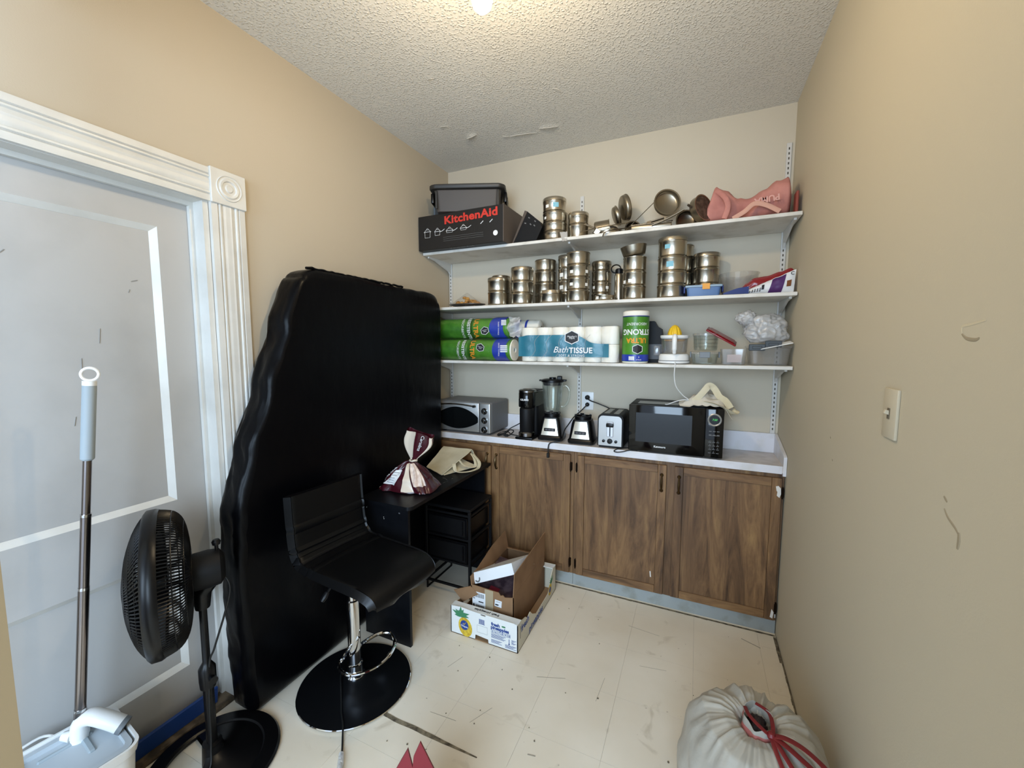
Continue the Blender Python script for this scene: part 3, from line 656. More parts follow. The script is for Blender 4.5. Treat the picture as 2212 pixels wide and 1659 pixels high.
# ================================================================== mop and bucket
t = thing('mop_bucket', 'white flat-mop bucket with grey insert at the lower left', 'bucket', (.098, -2.238, 0), -7)
bx, by, bz = .128, .122, .30
def rr(w, h, r, n=5): return arc(w - r, h - r, r, 0, 90, n) + arc(-w + r, h - r, r, 90, 180, n) + arc(-w + r, -h + r, r, 180, 270, n) + arc(w - r, -h + r, r, 270, 360, n)
def loft(b, rings, cap0=True, cap1=False):
    n = len(rings[0][0]); vs = [(x, y, z) for ring, z in rings for x, y in ring]; fs = []
    for i in range(len(rings) - 1):
        for k in range(n): fs.append((i * n + k, i * n + (k + 1) % n, (i + 1) * n + (k + 1) % n, (i + 1) * n + k))
    if cap0: fs.append(tuple(range(n))[::-1])
    if cap1: fs.append(tuple((len(rings) - 1) * n + k for k in range(n)))
    return b.add(vs, fs)
b = loft(MB(), [(rr(bx - .02, by - .02, .03), .002), (rr(bx - .004, by - .004, .04), bz - .03), (rr(bx, by, .04), bz - .028), (rr(bx + .004, by + .004, .04), bz), (rr(bx - .003, by - .003, .04), bz), (rr(bx - .006, by - .006, .04), bz - .03), (rr(bx - .024, by - .024, .03), .008)], True, True)
b.build('tub', M['white_plastic'], t, smooth=40)
b = loft(MB(), [(rr(bx - .016, by - .014, .03), bz - .02), (rr(bx - .012, by - .010, .03), bz - .006), (rr(bx - .028, by - .024, .025), bz - .006), (rr(bx - .032, by - .028, .025), bz - .05), (rr(bx - .034, by - .03, .025), bz - .052)], True, True)
ins = b.build('wringer_insert', P('pale_grey_plastic', 'b4bcc2', .4), t, smooth=40)
for q in ((-.09, .02, .030, .048), (-.075, -.062, -.06, .06), (.02, .085, -.075, -.03)): MB().box(q[0], q[1], q[2], q[3], bz - .05, bz - .014, bev=.004).build('scraper', M['grey_light'], ins)
pts = [(bx * .98 * math.cos(a), (by + .008) * 1.0 * 0 - .0, 0) for a in (0,)]
b = MB().tube(spline([(-bx - .006, 0, bz - .02), (-bx - .02, -.04, bz + .005), (-bx + .02, -by - .012, bz + .006), (0, -by - .016, bz + .008), (bx - .02, -by - .012, bz + .006), (bx + .02, -.04, bz + .005), (bx + .006, 0, bz - .02)], 6), .004, 8); b.build('bail_handle', M['white_plastic'], t)

t = thing('mop', 'steel mop pole with grey foam grip and white hanging ring, standing in bucket', 'mop', (.016, -2.217, .02))
A0 = Vector((.0, 0, 0)); A1 = Vector((.078 - .016, -2.137 + 2.217, 1.165 - .02)); A2 = Vector((.046 - .045, -2.105 + 2.205, 1.375)); 
A2 = A1 + (A1 - A0).normalized() * .215
A1 = (A1 - A0); dr = A1.normalized()
def ap(s): return dr * s
MB().tube([ap(.03), ap(.36)], .0145, 18).tube([ap(.36), ap(.75)], .0135, 18).tube([ap(.75), ap(.98)], .0125, 18).tube([ap(.98), ap(1.16)], .0105, 18).build('pole', M['mop_steel'], t)
for s_ in (.36, .75, .98): MB().tube([ap(s_ - .004), ap(s_ + .004)], .0150 if s_ < .5 else .0138, 18).build('collar', M['chrome'], t)
MB().tube([ap(1.15), ap(1.155), ap(1.375), ap(1.38)], [.012, .0165, .0165, .014], 20).build('foam_grip', M['grey_light'], t)
top_ = ap(1.385); b = MB().tube([ap(1.378), ap(1.392)], .0165, 20)
rc = ap(1.412); ux = Vector((.52, .85, 0)).normalized(); 
ux = Vector((.42, .907, 0)).normalized()
b.tube([rc + ux * (.019 * math.cos(q * PI / 14)) + Vector((0, 0, 1)) * (.019 * math.sin(q * PI / 14)) for q in range(28)], .0042, 8, closed=True); b.build('hanging_ring', M['white_plastic'], t)
# white clamp with its square arm and grey end cap
c0 = ap(.295); side = Vector((.80, .58, -.14)).normalized()
b = MB().tube([c0 - dr * .06, c0 + dr * .02], .0215, 22)
b.tube(spline([c0 - dr * .02, c0 + dr * .022 + side * .004, c0 + dr * .040 + side * .030, c0 + dr * .026 + side * .075, c0 + dr * .008 + side * .112], 6), .0265, 18, up=(0, 0, 1), flat=.85)
b.tube([c0 - side * .02 - dr * .022, c0 - side * .045 - dr * .022], [.018, .012], 10)
cl = b.build('clamp', M['white_plastic'], t, smooth=50)
b = MB(); e0 = c0 + dr * .0085 + side * .110; b.tube([e0, e0 + (side - dr * .45).normalized() * .014], .0272, 18, up=(0, 0, 1), flat=.85); b.build('end_cap', M['grey_plastic'], cl)
b = MB().box(-.08, .08, -.03, .03, 0, .012, bev=.004, m=TR(.04, -.01, .0) @ RZ(-7)).tube([Vector((0, 0, .01)), ap(.05)], .016, 14); b.build('mop_head', M['white_plastic'], t)

o = MB().box(-.006, .006, -.16, .16, 0, .075, bev=.003, m=RY(8)).build('blue_strip', M['blue_strip']); o.rotation_euler = (0, 0, 0); tag(o, 'blue plastic strip on the floor along the foot of the door', 'strip', loc=(-.035, -1.93, .020))

# ================================================================== steel tins on the middle shelf
Z2 = 1.7767
def tin(x, y, z, r, h, label, group, lid='thin', stickers=(), tilt=0, mat='steel'):
    t = thing('steel_tin', label, 'tin', (x, y, z), 0, group)
    if tilt: t.rotation_euler = (math.radians(tilt[0]), math.radians(tilt[1]), 0)
    lh = {'thin': .007, 'deep': .022, None: 0}[lid]; hb = h - lh
    MB().lathe([(0, .0015), (r - .009, .0015), (r - .007, 0), (r - .006, .004), (r - .001, .0065), (r + .0004, .008), (r - .001, .009), (r - .001, hb - .006), (r + .0012, hb - .004), (r + .0012, hb - .001), (r - .001, hb), (r - .004, hb), (0, hb - .001)], 40).build('body', M[mat], t, smooth=50)
    if lid: MB().lathe([(0, hb + .0005), (r, hb + .0005), (r + .0016, hb + .0015), (r + .0016, h - .003), (r - .001, h), (r - .006, h), (r - .009, h - .002), (0, h - .002)], 40).build('lid', M[mat], t, smooth=50)
    for a, zf, c, w in stickers:
        fn = cyl(r + .0004, math.radians(a)); hh = w * .8
        MB().grid(lambda u, v: fn((u - .5) * w, hb * zf + (v - .5) * hh), 4, 1).build('sticker', M[c], t, smooth=60)
    return t
# name, x, y, r, heights bottom->top, lid of the topmost, stickers
stacks = [
    ('leftmost short two-tin stack, middle shelf', .547, -.256, .071, [.088, .090], 'deep', {}),
    ('narrow stack behind the leftmost tins, middle shelf', .487, -.100, .062, [.073, .073, .074], 'thin', {}),
    ('front stack second from left, middle shelf', .713, -.256, .071, [.070, .073, .090], 'deep', {}),
    ('back stack behind the single low tin, middle shelf', .817, -.105, .069, [.073, .075, .075, .075], 'thin', {}),
    ('slim stack behind the white-stickered stack, middle shelf', .965, -.095, .060, [.078, .078, .078, .083], 'deep', {1: [(-25, .5, 'sticker', .03)], 2: [(-25, .5, 'sticker', .03)]}),
    ('front four-tin stack with white stickers, middle shelf', 1.077, -.250, .070, [.072, .072, .073, .077], 'thin', {1: [(-18, .5, 'sticker', .022), (62, .45, 'sticker', .022)], 2: [(-18, .5, 'sticker', .022), (62, .5, 'sticker', .022)]}),
    ('stack just left of the black-capped bottle', 1.192, -.120, .058, [.062, .067, .068, .060], 'deep', {1: [(-40, .6, 'sticker', .02), (50, .55, 'sticker', .02)]}),
    ('stack under the tilted bowl, middle shelf', 1.408, -.250, .064, [.078, .080, .080], None, {1: [(-12, .35, 'sticker', .024), (-48, .3, 'sticker', .022)]}),
    ('tallest stack, with pale blue stickers', 1.607, -.243, .074, [.073, .070, .078, .105], 'deep', {2: [(-5, .5, 'sticker_blue', .036)], 3: [(-18, .62, 'sticker_blue', .028)]}),
    ('stack half hidden behind the tallest stack', 1.650, -.085, .062, [.08, .08, .08, .075], 'thin', {}),
    ('stack behind the blue food box', 1.780, -.110, .068, [.085, .085, .085], 'deep', {}),
]
od = {2: ['bottom', 'top'], 3: ['bottom', 'middle', 'top'], 4: ['bottom', 'second', 'third', 'top']}
for nm, x, y, r, hs, tl, st in stacks:
    z = Z2
    for k, h in enumerate(hs):
        sc = {(True): 1}[True]
        tin(x + random.uniform(-.001, .001), y, z, r, h - .0004, od[len(hs)][k] + ' steel tin of the ' + nm, 'stacked steel tins', tl if k == len(hs) - 1 else 'thin', st.get(k, ()))
        z += h
tin(.910, -.262, Z2, .070, .078, 'single low steel tin standing alone in front on the middle shelf', 'single steel tins', 'deep')
tin(1.243, -.262, Z2, .062, .032, 'flat dented steel tin lid lying in front on the middle shelf', 'single steel tins', None, [(-30, .5, 'sticker', .02)])
t = thing('steel_bowl', 'steel bowl tilted on top of the tin stack right of the bottle', 'bowl', (1.405, -.250, Z2 + .240 + .006)); t.rotation_euler = (math.radians(3), math.radians(-7), 0)
MB().lathe([(0, .0), (.050, .0), (.060, .006), (.066, .028), (.072, .052), (.073, .056), (.070, .056), (.064, .03), (.058, .008), (0, .004)], 40).build('body', M['steel_dull'], t, smooth=50)
t = thing('drink_bottle', 'slim steel bottle with a black looped cap between the tins', 'bottle', (1.303, -.14, Z2))
MB().lathe([(0, 0), (.026, 0), (.0265, .004), (.0265, .165), (.022, .175), (0, .176)], 28).build('body', M['steel'], t)
b = MB().lathe([(0, .174), (.023, .174), (.023, .198), (.018, .204), (0, .205)], 24)
b.tube([(-.02 + .028 * math.cos(k * PI / 10), 0, .205 + .024 * math.sin(k * PI / 10)) for k in range(20)], .004, 7, closed=True).build('cap', M['black_plastic'], t)

# middle shelf right end
t = thing('food_box', 'blue plastic food box with orange tag on the middle shelf', 'food box', (1.768, -.262, Z2), 2)
loft(MB(), [(rr(.076, .050, .012), 0), (rr(.082, .056, .014), .044), (rr(.082, .056, .014), .045)], True, True).build('tub', M['blue_box'], t)
MB().box(-.089, .089, -.060, .060, .0455, .058, bev=.005, seg=2).build('lid', M['blue_lid'], t)
MB().box(-.006, .030, -.0625, -.0600, .034, .064, bev=.001).build('tag', M['sticker_orange'], t, smooth=0)
MB().box(-.096, -.088, -.03, .03, .02, .056, bev=.003).box(.088, .096, -.03, .03, .02, .056, bev=.003).build('clip', M['navy'], t)
t = thing('clear_bowl', 'clear plastic bowl behind the red lid on the middle shelf', 'bowl', (1.945, -.115, Z2))
MB().lathe([(0, .002), (.070, .002), (.078, .008), (.094, .12), (.100, .132), (.097, .132), (.091, .12), (.075, .01), (0, .005)], 40).build('body', M['clear'], t, smooth=50)
t = thing('blue_tray', 'small blue plastic tub under the red lid on the middle shelf', 'tub', (1.925, -.275, Z2), 4)
b = MB(); b.prism([(-.065, .003), (.050, .003), (.050, .040), (.0, .032), (-.065, .010)], -.035, .035, RX(90)); b.build('body', M['navy'], t)
t = thing('snack_pouch', 'white and purple foil pouch leaning at the right end of the middle shelf', 'pouch', (1.950, -.285, Z2 + .001))
def pouch(u, v, s=1):
    e = (1 - abs(2 * u - 1) ** 4) * (1 - abs(2 * v - 1) ** 3)
    hh = .016 + .096 * u
    return (.222 * u + .006 * v, -s * .020 * e + .004 * nz(u * 8, v * 6, 1), v * hh + .003 * nz(u * 9, 0, v) * v)
pb = MB().grid(lambda u, v: pouch(u, v), 24, 10).grid(lambda u, v: pouch(u, v, -1), 24, 10).build('body', M['white_card'], t, smooth=80)
off_ = lambda p, o=.0015: (p[0], p[1] - o, p[2])
MB().grid(lambda u, v: off_(pouch(.50 + .26 * u + .06 * v, .03 + .93 * v)), 10, 8).build('purple_panel', M['purple'], pb, smooth=80)
MB().grid(lambda u, v: off_(pouch(.84 + .09 * u, .30 + .30 * v)), 6, 4).build('picture', P('biscuit_print', '7b4b2a', .5), pb, smooth=80)
MB().grid(lambda u, v: off_(pouch(.36 + .05 * u, .35 + .45 * v)), 4, 4).build('dark_mark', M['black_ink'], pb, smooth=80)
for k in range(5): MB().grid(lambda u, v: off_(pouch(.12 + .05 * k + .03 * u, .2 + .4 * v)), 2, 2).build('small_print', M['grey_ink'], pb, smooth=80)
text('C', .022, M['black_ink'], pb, on_front(.212, -.012, .092), bold=.02)
t = thing('oval_red_lid', 'dark red translucent cover slumped behind the white and purple pouch', 'cover', (1.950, -.235, Z2 + .001))
rt = [(0, .04), (.02, .062), (.06, .088), (.11, .094), (.17, .112), (.215, .128), (.226, .118)]
rb = [(0, .002), (.226, .012)]
def redc(u, v, s=1):
    x = .226 * u; z0 = .0; z1 = interp(rt, x); e = (1 - abs(2 * u - 1) ** 6) * (1 - abs(2 * v - 1) ** 4)
    return (x, -s * .022 * e + .004 * nz(u * 7, v * 5, 3), z0 + (z1 - z0) * v)
MB().grid(lambda u, v: redc(u, v), 28, 12).grid(lambda u, v: redc(u, v, -1), 28, 12).build('body', M['redlid'], t, smooth=80)

# snack on a plate at the left end
t = thing('plate', 'dark smoked plate under the bag of golden snacks', 'plate', (.300, -.245, Z2))
MB().lathe([(0, .002), (.07, .002), (.12, .014), (.135, .018), (.135, .021), (.118, .018), (.07, .006), (0, .005)], 44, Matrix.Diagonal((1, .62, 1, 1))).build('dish', M['smoke'], t, smooth=50)
t = thing('snack_bag', 'clear bag of golden snacks on a plate at the shelf left end', 'snack bag', (.300, -.245, Z2 + .008))
pieces = []
for k in range(34):
    a = random.uniform(0, 2 * PI); q = random.random() ** .6
    x, y = .10 * q * math.cos(a), .055 * q * math.sin(a); pieces.append((x, y, .014 + random.uniform(0, .055) * (1 - q)))
b = MB()
for x, y, z in pieces: b.lathe([(0, -.010), (.011, -.007), (.016, 0), (.011, .008), (0, .010)], 7, TR(x, y, z) @ RX(random.uniform(0, 90)) @ RY(random.uniform(0, 90)))
o = b.build('snack', M['snack'], t); o['kind'] = 'stuff'
MB().grid(lambda u, v: ((u - .5) * .26 * (1 - .1 * v), (v - .5) * .15, max(.004, .088 * (1 - abs(2 * u - 1)) ** .9 * (1 - abs(2 * v - 1) ** 2) + .004 * nz(u * 9, v * 9, 5)) + .004), 28, 16).build('wrapper', M['film'], t, smooth=80)

# ================================================================== top shelf
Z1 = 2.1520
t = thing('cookware_box', 'black printed cookware carton on the top shelf left end', 'box', (.008, -.385, Z1), -1.0)
bw, bd, bh = .640, .350, .222
MB().box(0, bw, 0, bd, 0, bh, bev=.002).build('carton', M['box_black'], t, smooth=0)
text('KitchenAid', .068, M['red_ink'], t, on_front(.405, -.0012, .178, 1.5) @ Matrix.Diagonal((1.22, 1, 1, 1)), bold=.035, space=1.05)
def pot(b, x, z, w, h, handle, lid=True):
    def L(p, q, r=.0009): b.tube([(p[0], -.001, p[1]), (q[0], -.001, q[1])], r, 4)
    L((x - w, z), (x - w * .92, z - h)); L((x + w, z), (x + w * .92, z - h)); L((x - w * .92, z - h), (x + w * .92, z - h)); L((x - w - .004, z), (x + w + .004, z), .0016)
    pp = [(x + w * math.cos(a * PI / 8), -.001, z + .014 * math.sin(a * PI / 8)) for a in range(9)]; b.tube(pp, .0011, 4)
    b.tube([(x + .008 * math.cos(a * PI / 5), -.001, z + .014 + .008 * math.sin(a * PI / 5)) for a in range(6)], .001, 4)
    if handle: b.tube([(x + w, -.001, z - .004), (x + w + .018, -.001, z), (x + w + .036, -.001, z + .010)], .0018, 4)
    else: L((x - w, z - .004), (x - w - .008, z)); L((x + w, z - .004), (x + w + .008, z))
for a_ in ((.075, .118, .022, .038, False), (.155, .112, .020, .024, True), (.250, .108, .024, .012, True), (.355, .112, .021, .012, True)):
    b = MB(); pot(b, *a_); b.build('pan_picture', M['white_ink'], t, smooth=0)
b = MB().tube([(.48, -.001, .122), (.500, -.001, .138)], .0025, 4).tube([(.545, -.001, .124), (.565, -.001, .140)], .0025, 4)
b.build('utensil_picture', M['white_ink'], t, smooth=0)
b = MB()
for k in range(3): b.box(.20, .50, -.0010, -.0004, .045 + k * .012, .0462 + k * .012)
b.build('small_print', M['grey_ink'], t, smooth=0)
MB().lathe([(0, 0), (.016, 0), (.016, .001), (0, .001)], 24, TR(.585, 0, .056) @ RX(90)).build('round_mark', M['white_ink'], t, smooth=0)
text('KitchenAid', .04, M['grey_ink'], t, TR(.33, .02, -.0006) @ RX(180), bold=.02)
MB().box(.637, .6415, -.0008, .350, 0, bh).build('edge_wear', P('worn_card_edge', '5a5049', .7), t, smooth=0)

t = thing('storage_tub', 'dark grey plastic storage tub stacked on the cookware carton', 'tub', (.338, -.262, Z1 + bh + .001), 21)
b = loft(MB(), [(rr(.200, .105, .03), 0), (rr(.214, .118, .035), .125), (rr(.218, .122, .035), .128), (rr(.212, .116, .03), .128), (rr(.190, .098, .025), .012)], True, True)
b.build('tub', M['tub_panel'], t, smooth=40)
loft(MB(), [(rr(.218, .124, .035), .130), (rr(.240, .140, .045), .130), (rr(.244, .144, .045), .135), (rr(.244, .144, .045), .152), (rr(.232, .132, .04), .160), (rr(.21, .11, .03), .157)], True, True).build('lid', M['tub'], t, smooth=40)
for s_ in (-1, 1):
    MB().box(s_ * .240 - .010, s_ * .240 + .010, -.055, .055, .070, .132, bev=.006, seg=2).box(s_ * .246 - .007, s_ * .246 + .007, -.04, .04, .080, .106, bev=.004).build('latch', M['black_plastic'], t)
for x0 in (-.205, .190): MB().box(x0, x0 + .015, -.122, -.110, .012, .124, bev=.003).build('corner_rib', M['tub'], t)
o = MB().box(0, .012, 0, .16, 0, .12, bev=.001).build('grey_folder', M['grey_plastic']); o = tag(o, 'blue-grey card folder wedged behind the storage tub', 'folder', loc=(.008, -.205, Z1 + bh + .002))
t = thing('soft_case', 'black soft case leaning at an angle beside the cookware carton', 'case', (.665, -.24, Z1))
poly = [(.0, .002), (.155, .004), (.195, .085), (.175, .125), (.095, .190), (.080, .188)]
b = MB(); b.prism(poly, -.055, .055, RX(90)); o = b.build('body', M['black_matte'], t, smooth=0)
b = MB(); b.prism([(-.004, .004), (.004, .003), (.100, .188), (.083, .196)], -.06, .06, RX(90)); b.build('stiff_panel', P('brown_grey_board', '4f453d', .7), t, smooth=0)
b = MB()
for x, z in ((.11, .15), (.15, .125), (.12, .11), (.085, .12), (.145, .10)): b.box(-.006, .006, -.0005, 0, -.003, .003, m=TR(x, -.0556, z) @ RY(random.uniform(0, 90)))
b.build('print_mark', M['grey_ink'], t, smooth=0)

tin(.927, -.245, Z1, .074, .050, 'steel tin, bottom of the stack beside the black soft case', 'tins on the top shelf', 'thin')
tin(.927, -.245, Z1 + .050, .074, .055, 'steel tin, second from bottom of the stack beside the black soft case', 'tins on the top shelf', 'thin')
tin(.927, -.245, Z1 + .105, .074, .062, 'steel tin, third from bottom of the stack beside the black soft case', 'tins on the top shelf', 'thin', [(-35, .5, 'sticker', .018)])
tin(.922, -.245, Z1 + .167, .070, .085, 'steel tin with two stickers, top of the stack beside the soft case', 'tins on the top shelf', 'deep', [(-20, .5, 'sticker', .022), (25, .55, 'sticker_blue', .034)])
tin(1.070, -.235, Z1, .060, .080, 'steel tin, lower of the two right of the tall top-shelf stack', 'tins on the top shelf', 'thin')
tin(1.070, -.235, Z1 + .080, .060, .072, 'steel tin, upper of the two right of the tall top-shelf stack', 'tins on the top shelf', 'deep')

def pan(name, label, x, y, z, r, h, rot, mat='steel_dull', handle=None, knob=False, cat='pan', depth=True):
    t = thing(name, label, cat, (x, y, z)); t.rotation_euler = [math.radians(a) for a in rot]
    MB().lathe([(0, 0), (r - .012, 0), (r - .003, .004), (r, .012), (r, h), (r + .004, h + .002), (r + .004, h + .004), (r - .003, h + .003), (r - .004, .014), (r - .014, .004), (0, .004)], 40).build('body', M[mat], t, smooth=50)
    if handle:
        L_, a = handle; d = Vector((math.cos(math.radians(a)), math.sin(math.radians(a)), 0)); p0 = d * (r - .002) + Vector((0, 0, h * .7))
        MB().tube([p0, p0 + d * .02, p0 + d * (L_ * .4) + Vector((0, 0, .006)), p0 + d * L_ + Vector((0, 0, .012))], [.009, .006, .009, .008], 10, flat=.5, up=(0, 0, 1)).build('handle', M[mat], t)
    if knob: MB().lathe([(0, -.026), (.010, -.026), (.012, -.018), (.005, -.012), (.005, 0), (0, 0)], 16).build('knob', M['black_plastic'], t)
    return t
pan('saucepan', 'steel saucepan lying on its side under the upright lid, top shelf', 1.165, -.215, Z1 + .048, .050, .085, (0, 84, 10), 'steel_dull')
pan('saute_pan', 'flat steel pan lying on the top shelf left of the upright lid', 1.235, -.17, Z1 + .002, .080, .040, (0, 0, 0), 'steel', (.16, 250))
t = thing('pan_lid', 'domed pan lid lying on the flat steel pan, top shelf', 'lid', (1.225, -.17, Z1 + .048)); t.rotation_euler = (math.radians(8), 0, 0)
MB().lathe([(.082, 0), (.078, .006), (.06, .022), (.03, .034), (0, .038), (0, .036), (.03, .032), (.058, .02), (.076, .002), (.082, -.002), (.082, 0)], 40).build('dome', M['smoke'], t, smooth=50)
MB().lathe([(0, .036), (.012, .04), (.014, .052), (0, .056)], 16).build('knob', M['black_plastic'], t)
pan('upright_lid', 'large deep steel lid standing upright on the top shelf', 1.322, -.205, Z1 + .160, .070, .024, (0, 76, 28), 'steel_dull', cat='lid')
pan('small_upright_lid', 'small steel lid standing just left of the large upright lid', 1.268, -.165, Z1 + .130, .054, .020, (0, 70, 20), 'steel_dull', cat='lid')
pan('dark_bowl', 'small dark bowl standing on edge behind the thin rod', 1.372, -.135, Z1 + .045, .042, .03, (75, 0, 12), 'steel_dark', cat='bowl')
t = thing('skewer', 'thin steel rod with black end leaning over the top-shelf clutter', 'rod', (0, 0, 0))
MB().tube([(1.338, -.26, Z1 + .004), (1.502, -.13, Z1 + .205)], .0022, 8).build('rod', M['steel_dull'], t)
MB().tube([(1.496, -.135, Z1 + .197), (1.512, -.122, Z1 + .218)], [.009, .012], 10).build('grip', M['black_plastic'], t)
pan('round_tin_lid', 'large round steel lid facing out, propped high on the top shelf', 1.557, -.175, Z1 + .158, .070, .030, (82, 0, 22), 'steel_dull', cat='lid')
t = thing('lunch_tin', 'flat rectangular steel lunch tin tilted below the round lid', 'tin', (1.47, -.19, Z1 + .040)); t.rotation_euler = (0, math.radians(-13), math.radians(4))
MB().box(-.085, .085, -.05, .05, -.014, .010, bev=.008, seg=2).build('body', M['steel'], t); MB().box(-.088, .088, -.053, .053, .0102, .018, bev=.003).build('lid', M['steel_dull'], t)
MB().box(-.004, .018, -.060, -.052, -.008, .018, bev=.001).build('latch', M['chrome'], t)
t = thing('long_tin', 'narrow steel box lying at the shelf edge below the lunch tin', 'tin', (1.50, -.285, Z1 + .001), 3)
MB().box(-.11, .10, -.03, .03, 0, .022, bev=.006, seg=2).build('body', M['steel_dull'], t); MB().box(-.11, .10, -.031, .031, .0222, .027, bev=.002).build('lid', M['steel'], t)
pan('frying_pan', 'small dark pan standing on edge behind the strainer pan', 1.662, -.105, Z1 + .066, .056, .03, (80, 0, 15), 'steel_dark')
st_ = pan('strainer', 'steel strainer pan on its side leaning against the pink bag', 1.722, -.275, Z1 + .072, .066, .040, (0, 80, -38), 'steel_dull')
MB().tube([(.0, -.062, .02), (-.012, -.09, .018)], .006, 8).lathe([(0, .041), (.061, .041), (.061, .0425), (0, .0425)], 36).build('mesh_face', P('dark_mesh', '4a4038', .4, .6, var=('6a5c50', 60, .4, .6)), st_)
t = thing('strainer_handle', 'flat steel pan handle rising from the shelf towards the strainer pan', 'utensil', (0, 0, 0)); MB().tube(spline([(1.50, -.322, Z1 + .012), (1.58, -.315, Z1 + .040), (1.66, -.31, Z1 + .078)], 6), .0095, 10, flat=.4, up=(0, 0, 1)).build('bar', M['steel_dull'], t)  # long handle of the strainer pan, modelled as a separate piece
t = thing('tongs', 'flat steel handle hanging over the front edge of the top shelf', 'utensil', (0, 0, 0))
MB().tube(spline([(1.60, -.22, Z1 + .055), (1.46, -.27, Z1 + .030), (1.30, -.325, Z1 + .012), (1.255, -.350, Z1 - .004), (1.245, -.356, Z1 - .025)], 5), .0075, 8, flat=.35, up=(0, 0, 1)).build('handle', M['steel_dark'], t)
t = thing('ladle', 'steel ladle handle resting among the pans below the upright lid', 'utensil', (0, 0, 0))
MB().tube(spline([(1.10, -.29, Z1 + .030), (1.18, -.29, Z1 + .040), (1.28, -.275, Z1 + .052), (1.37, -.24, Z1 + .065)], 5), .006, 8, flat=.4, up=(0, 0, 1)).build('handle', M['steel'], t)
MB().lathe([(0, 0), (.02, .004), (.032, .016), (.036, .03), (.033, .03), (.02, .008), (0, .003)], 24, TR(1.075, -.285, Z1 + .012) @ RX(-60)).build('bowl', M['steel'], t, smooth=50)
t = thing('care_card', 'small crumpled grey paper label hanging at the top shelf edge', 'paper', (1.005, -.322, Z1 + .003), 6)
MB().grid(lambda u, v: ((u - .5) * (.045 - .015 * v) + .012 * v, v * -.016, .030 * (1 - v) - .026 * v + .006 * nz(u * 6, v * 4, 3)), 8, 8, thick=.0006).build('paper', P('grey_label_paper', 'a9a5a0', .7), t)
o = MB().grid(lambda u, v: ((u - .5) * .03, 0, v * .028 + .003 * nz(u * 5, v, 2)), 4, 4, thick=.0006).build('price_tag', M['sticker']); tag(o, 'white price tag standing among the pans on the top shelf', 'tag', loc=(1.195, -.315, Z1 + .003)); o.rotation_euler = (0, math.radians(35), 0)

# pink duffel slumped at the right end of the top shelf
t = thing('pink_bag', 'slumped dusty pink fabric bag at the right end of the top shelf', 'bag', (1.79, -.17, Z1))
topc = [(0, .170), (.035, .192), (.09, .165), (.15, .125), (.20, .118), (.26, .150), (.32, .190), (.36, .200), (.38, .185), (.388, .10)]
def pb_(u, v):
    x = .388 * u; h = interp(topc, x); a = 2 * PI * v; wy = .075 + .045 * u - .03 * math.exp(-((u - .45) / .16) ** 2)
    e = min(1, (1 - u) / .06, u / .05) ** .5 if 0 < u < 1 else 0
    lean = -.05 + .06 * u
    zc = h / 2; sq = lambda c: math.copysign(abs(c) ** .75, c)
    x_ = x - .022 + .03 * (sq(math.sin(a)) - .2) * (u < .15) * (1 - u / .15)
    return (x_, lean + wy * e * sq(math.cos(a)) + .008 * nz(u * 9, v * 8, 2), zc + zc * e * sq(math.sin(a)) + .010 * ridge(u * 5 + v * 3, v * 6, 4) * e - .004)
b = MB().grid(pb_, 60, 40)
for i, v in enumerate(b.v): b.v[i] = (min(v[0], .386), max(-.16, v[1]), max(.001, v[2]))
b.build('body', M['pink'], t, smooth=80)
def topface(x, y): return (x, -.155, y)
text('PUMA', .040, M['pink_print'], t, TR(.245, -.142, .080) @ RX(90) @ RZ(186), bold=.03, name='lettering')
MB().tube(spline([(.10, -.14, .004), (.15, -.15, .03), (.19, -.150, .062), (.24, -.15, .050), (.30, -.15, .012)], 6), .011, 8, flat=.25, up=(0, 1, 0)).build('strap', P('pale_pink_strap', 'c99a88', .8), t)
MB().tube(spline([(.02, -.12, .16), (.06, -.15, .11), (.075, -.155, .06), (.06, -.15, .006)], 6), .012, 8, flat=.3, up=(0, 1, 0)).build('piping', M['pink'], t)
MB().box(.368, .380, -.12, -.06, .004, .11, bev=.004).build('inner_strap', M['pink_inner'], t)

# ================================================================== lowest shelf
Z3 = 1.4170
def roll(t, x0, x1, y, z, r, flip=0):
    b = MB(); N = 40
    def f(u, v):
        a = 2 * PI * v; q = r * (1 + .03 * nz(u * 5, math.cos(a) * 2, math.sin(a) * 2) + .015 * nz(u * 22, math.cos(a) * 3, math.sin(a) * 5))
        e = min(u / .04, (1 - u) / .04, 1) ** .5 if 0 < u < 1 else .0
        return (x0 + (x1 - x0) * u, y + q * (.35 + .65 * e) * math.cos(a), z + q * (.35 + .65 * e) * math.sin(a))
    b.grid(f, N, 32); return b.build('roll', M['green_pack'], t, smooth=80)
def band(par, x0, x1, y, z, r, mat, nm, a0=95, a1=265, slant=0):
    MB().grid(lambda u, v: (x0 + (x1 - x0) * u + slant * math.sin(PI * v) , y + (r) * math.cos(math.radians(a0 + (a1 - a0) * v)), z + r * math.sin(math.radians(a0 + (a1 - a0) * v))), 6, 20).build(nm, mat, par, smooth=80)
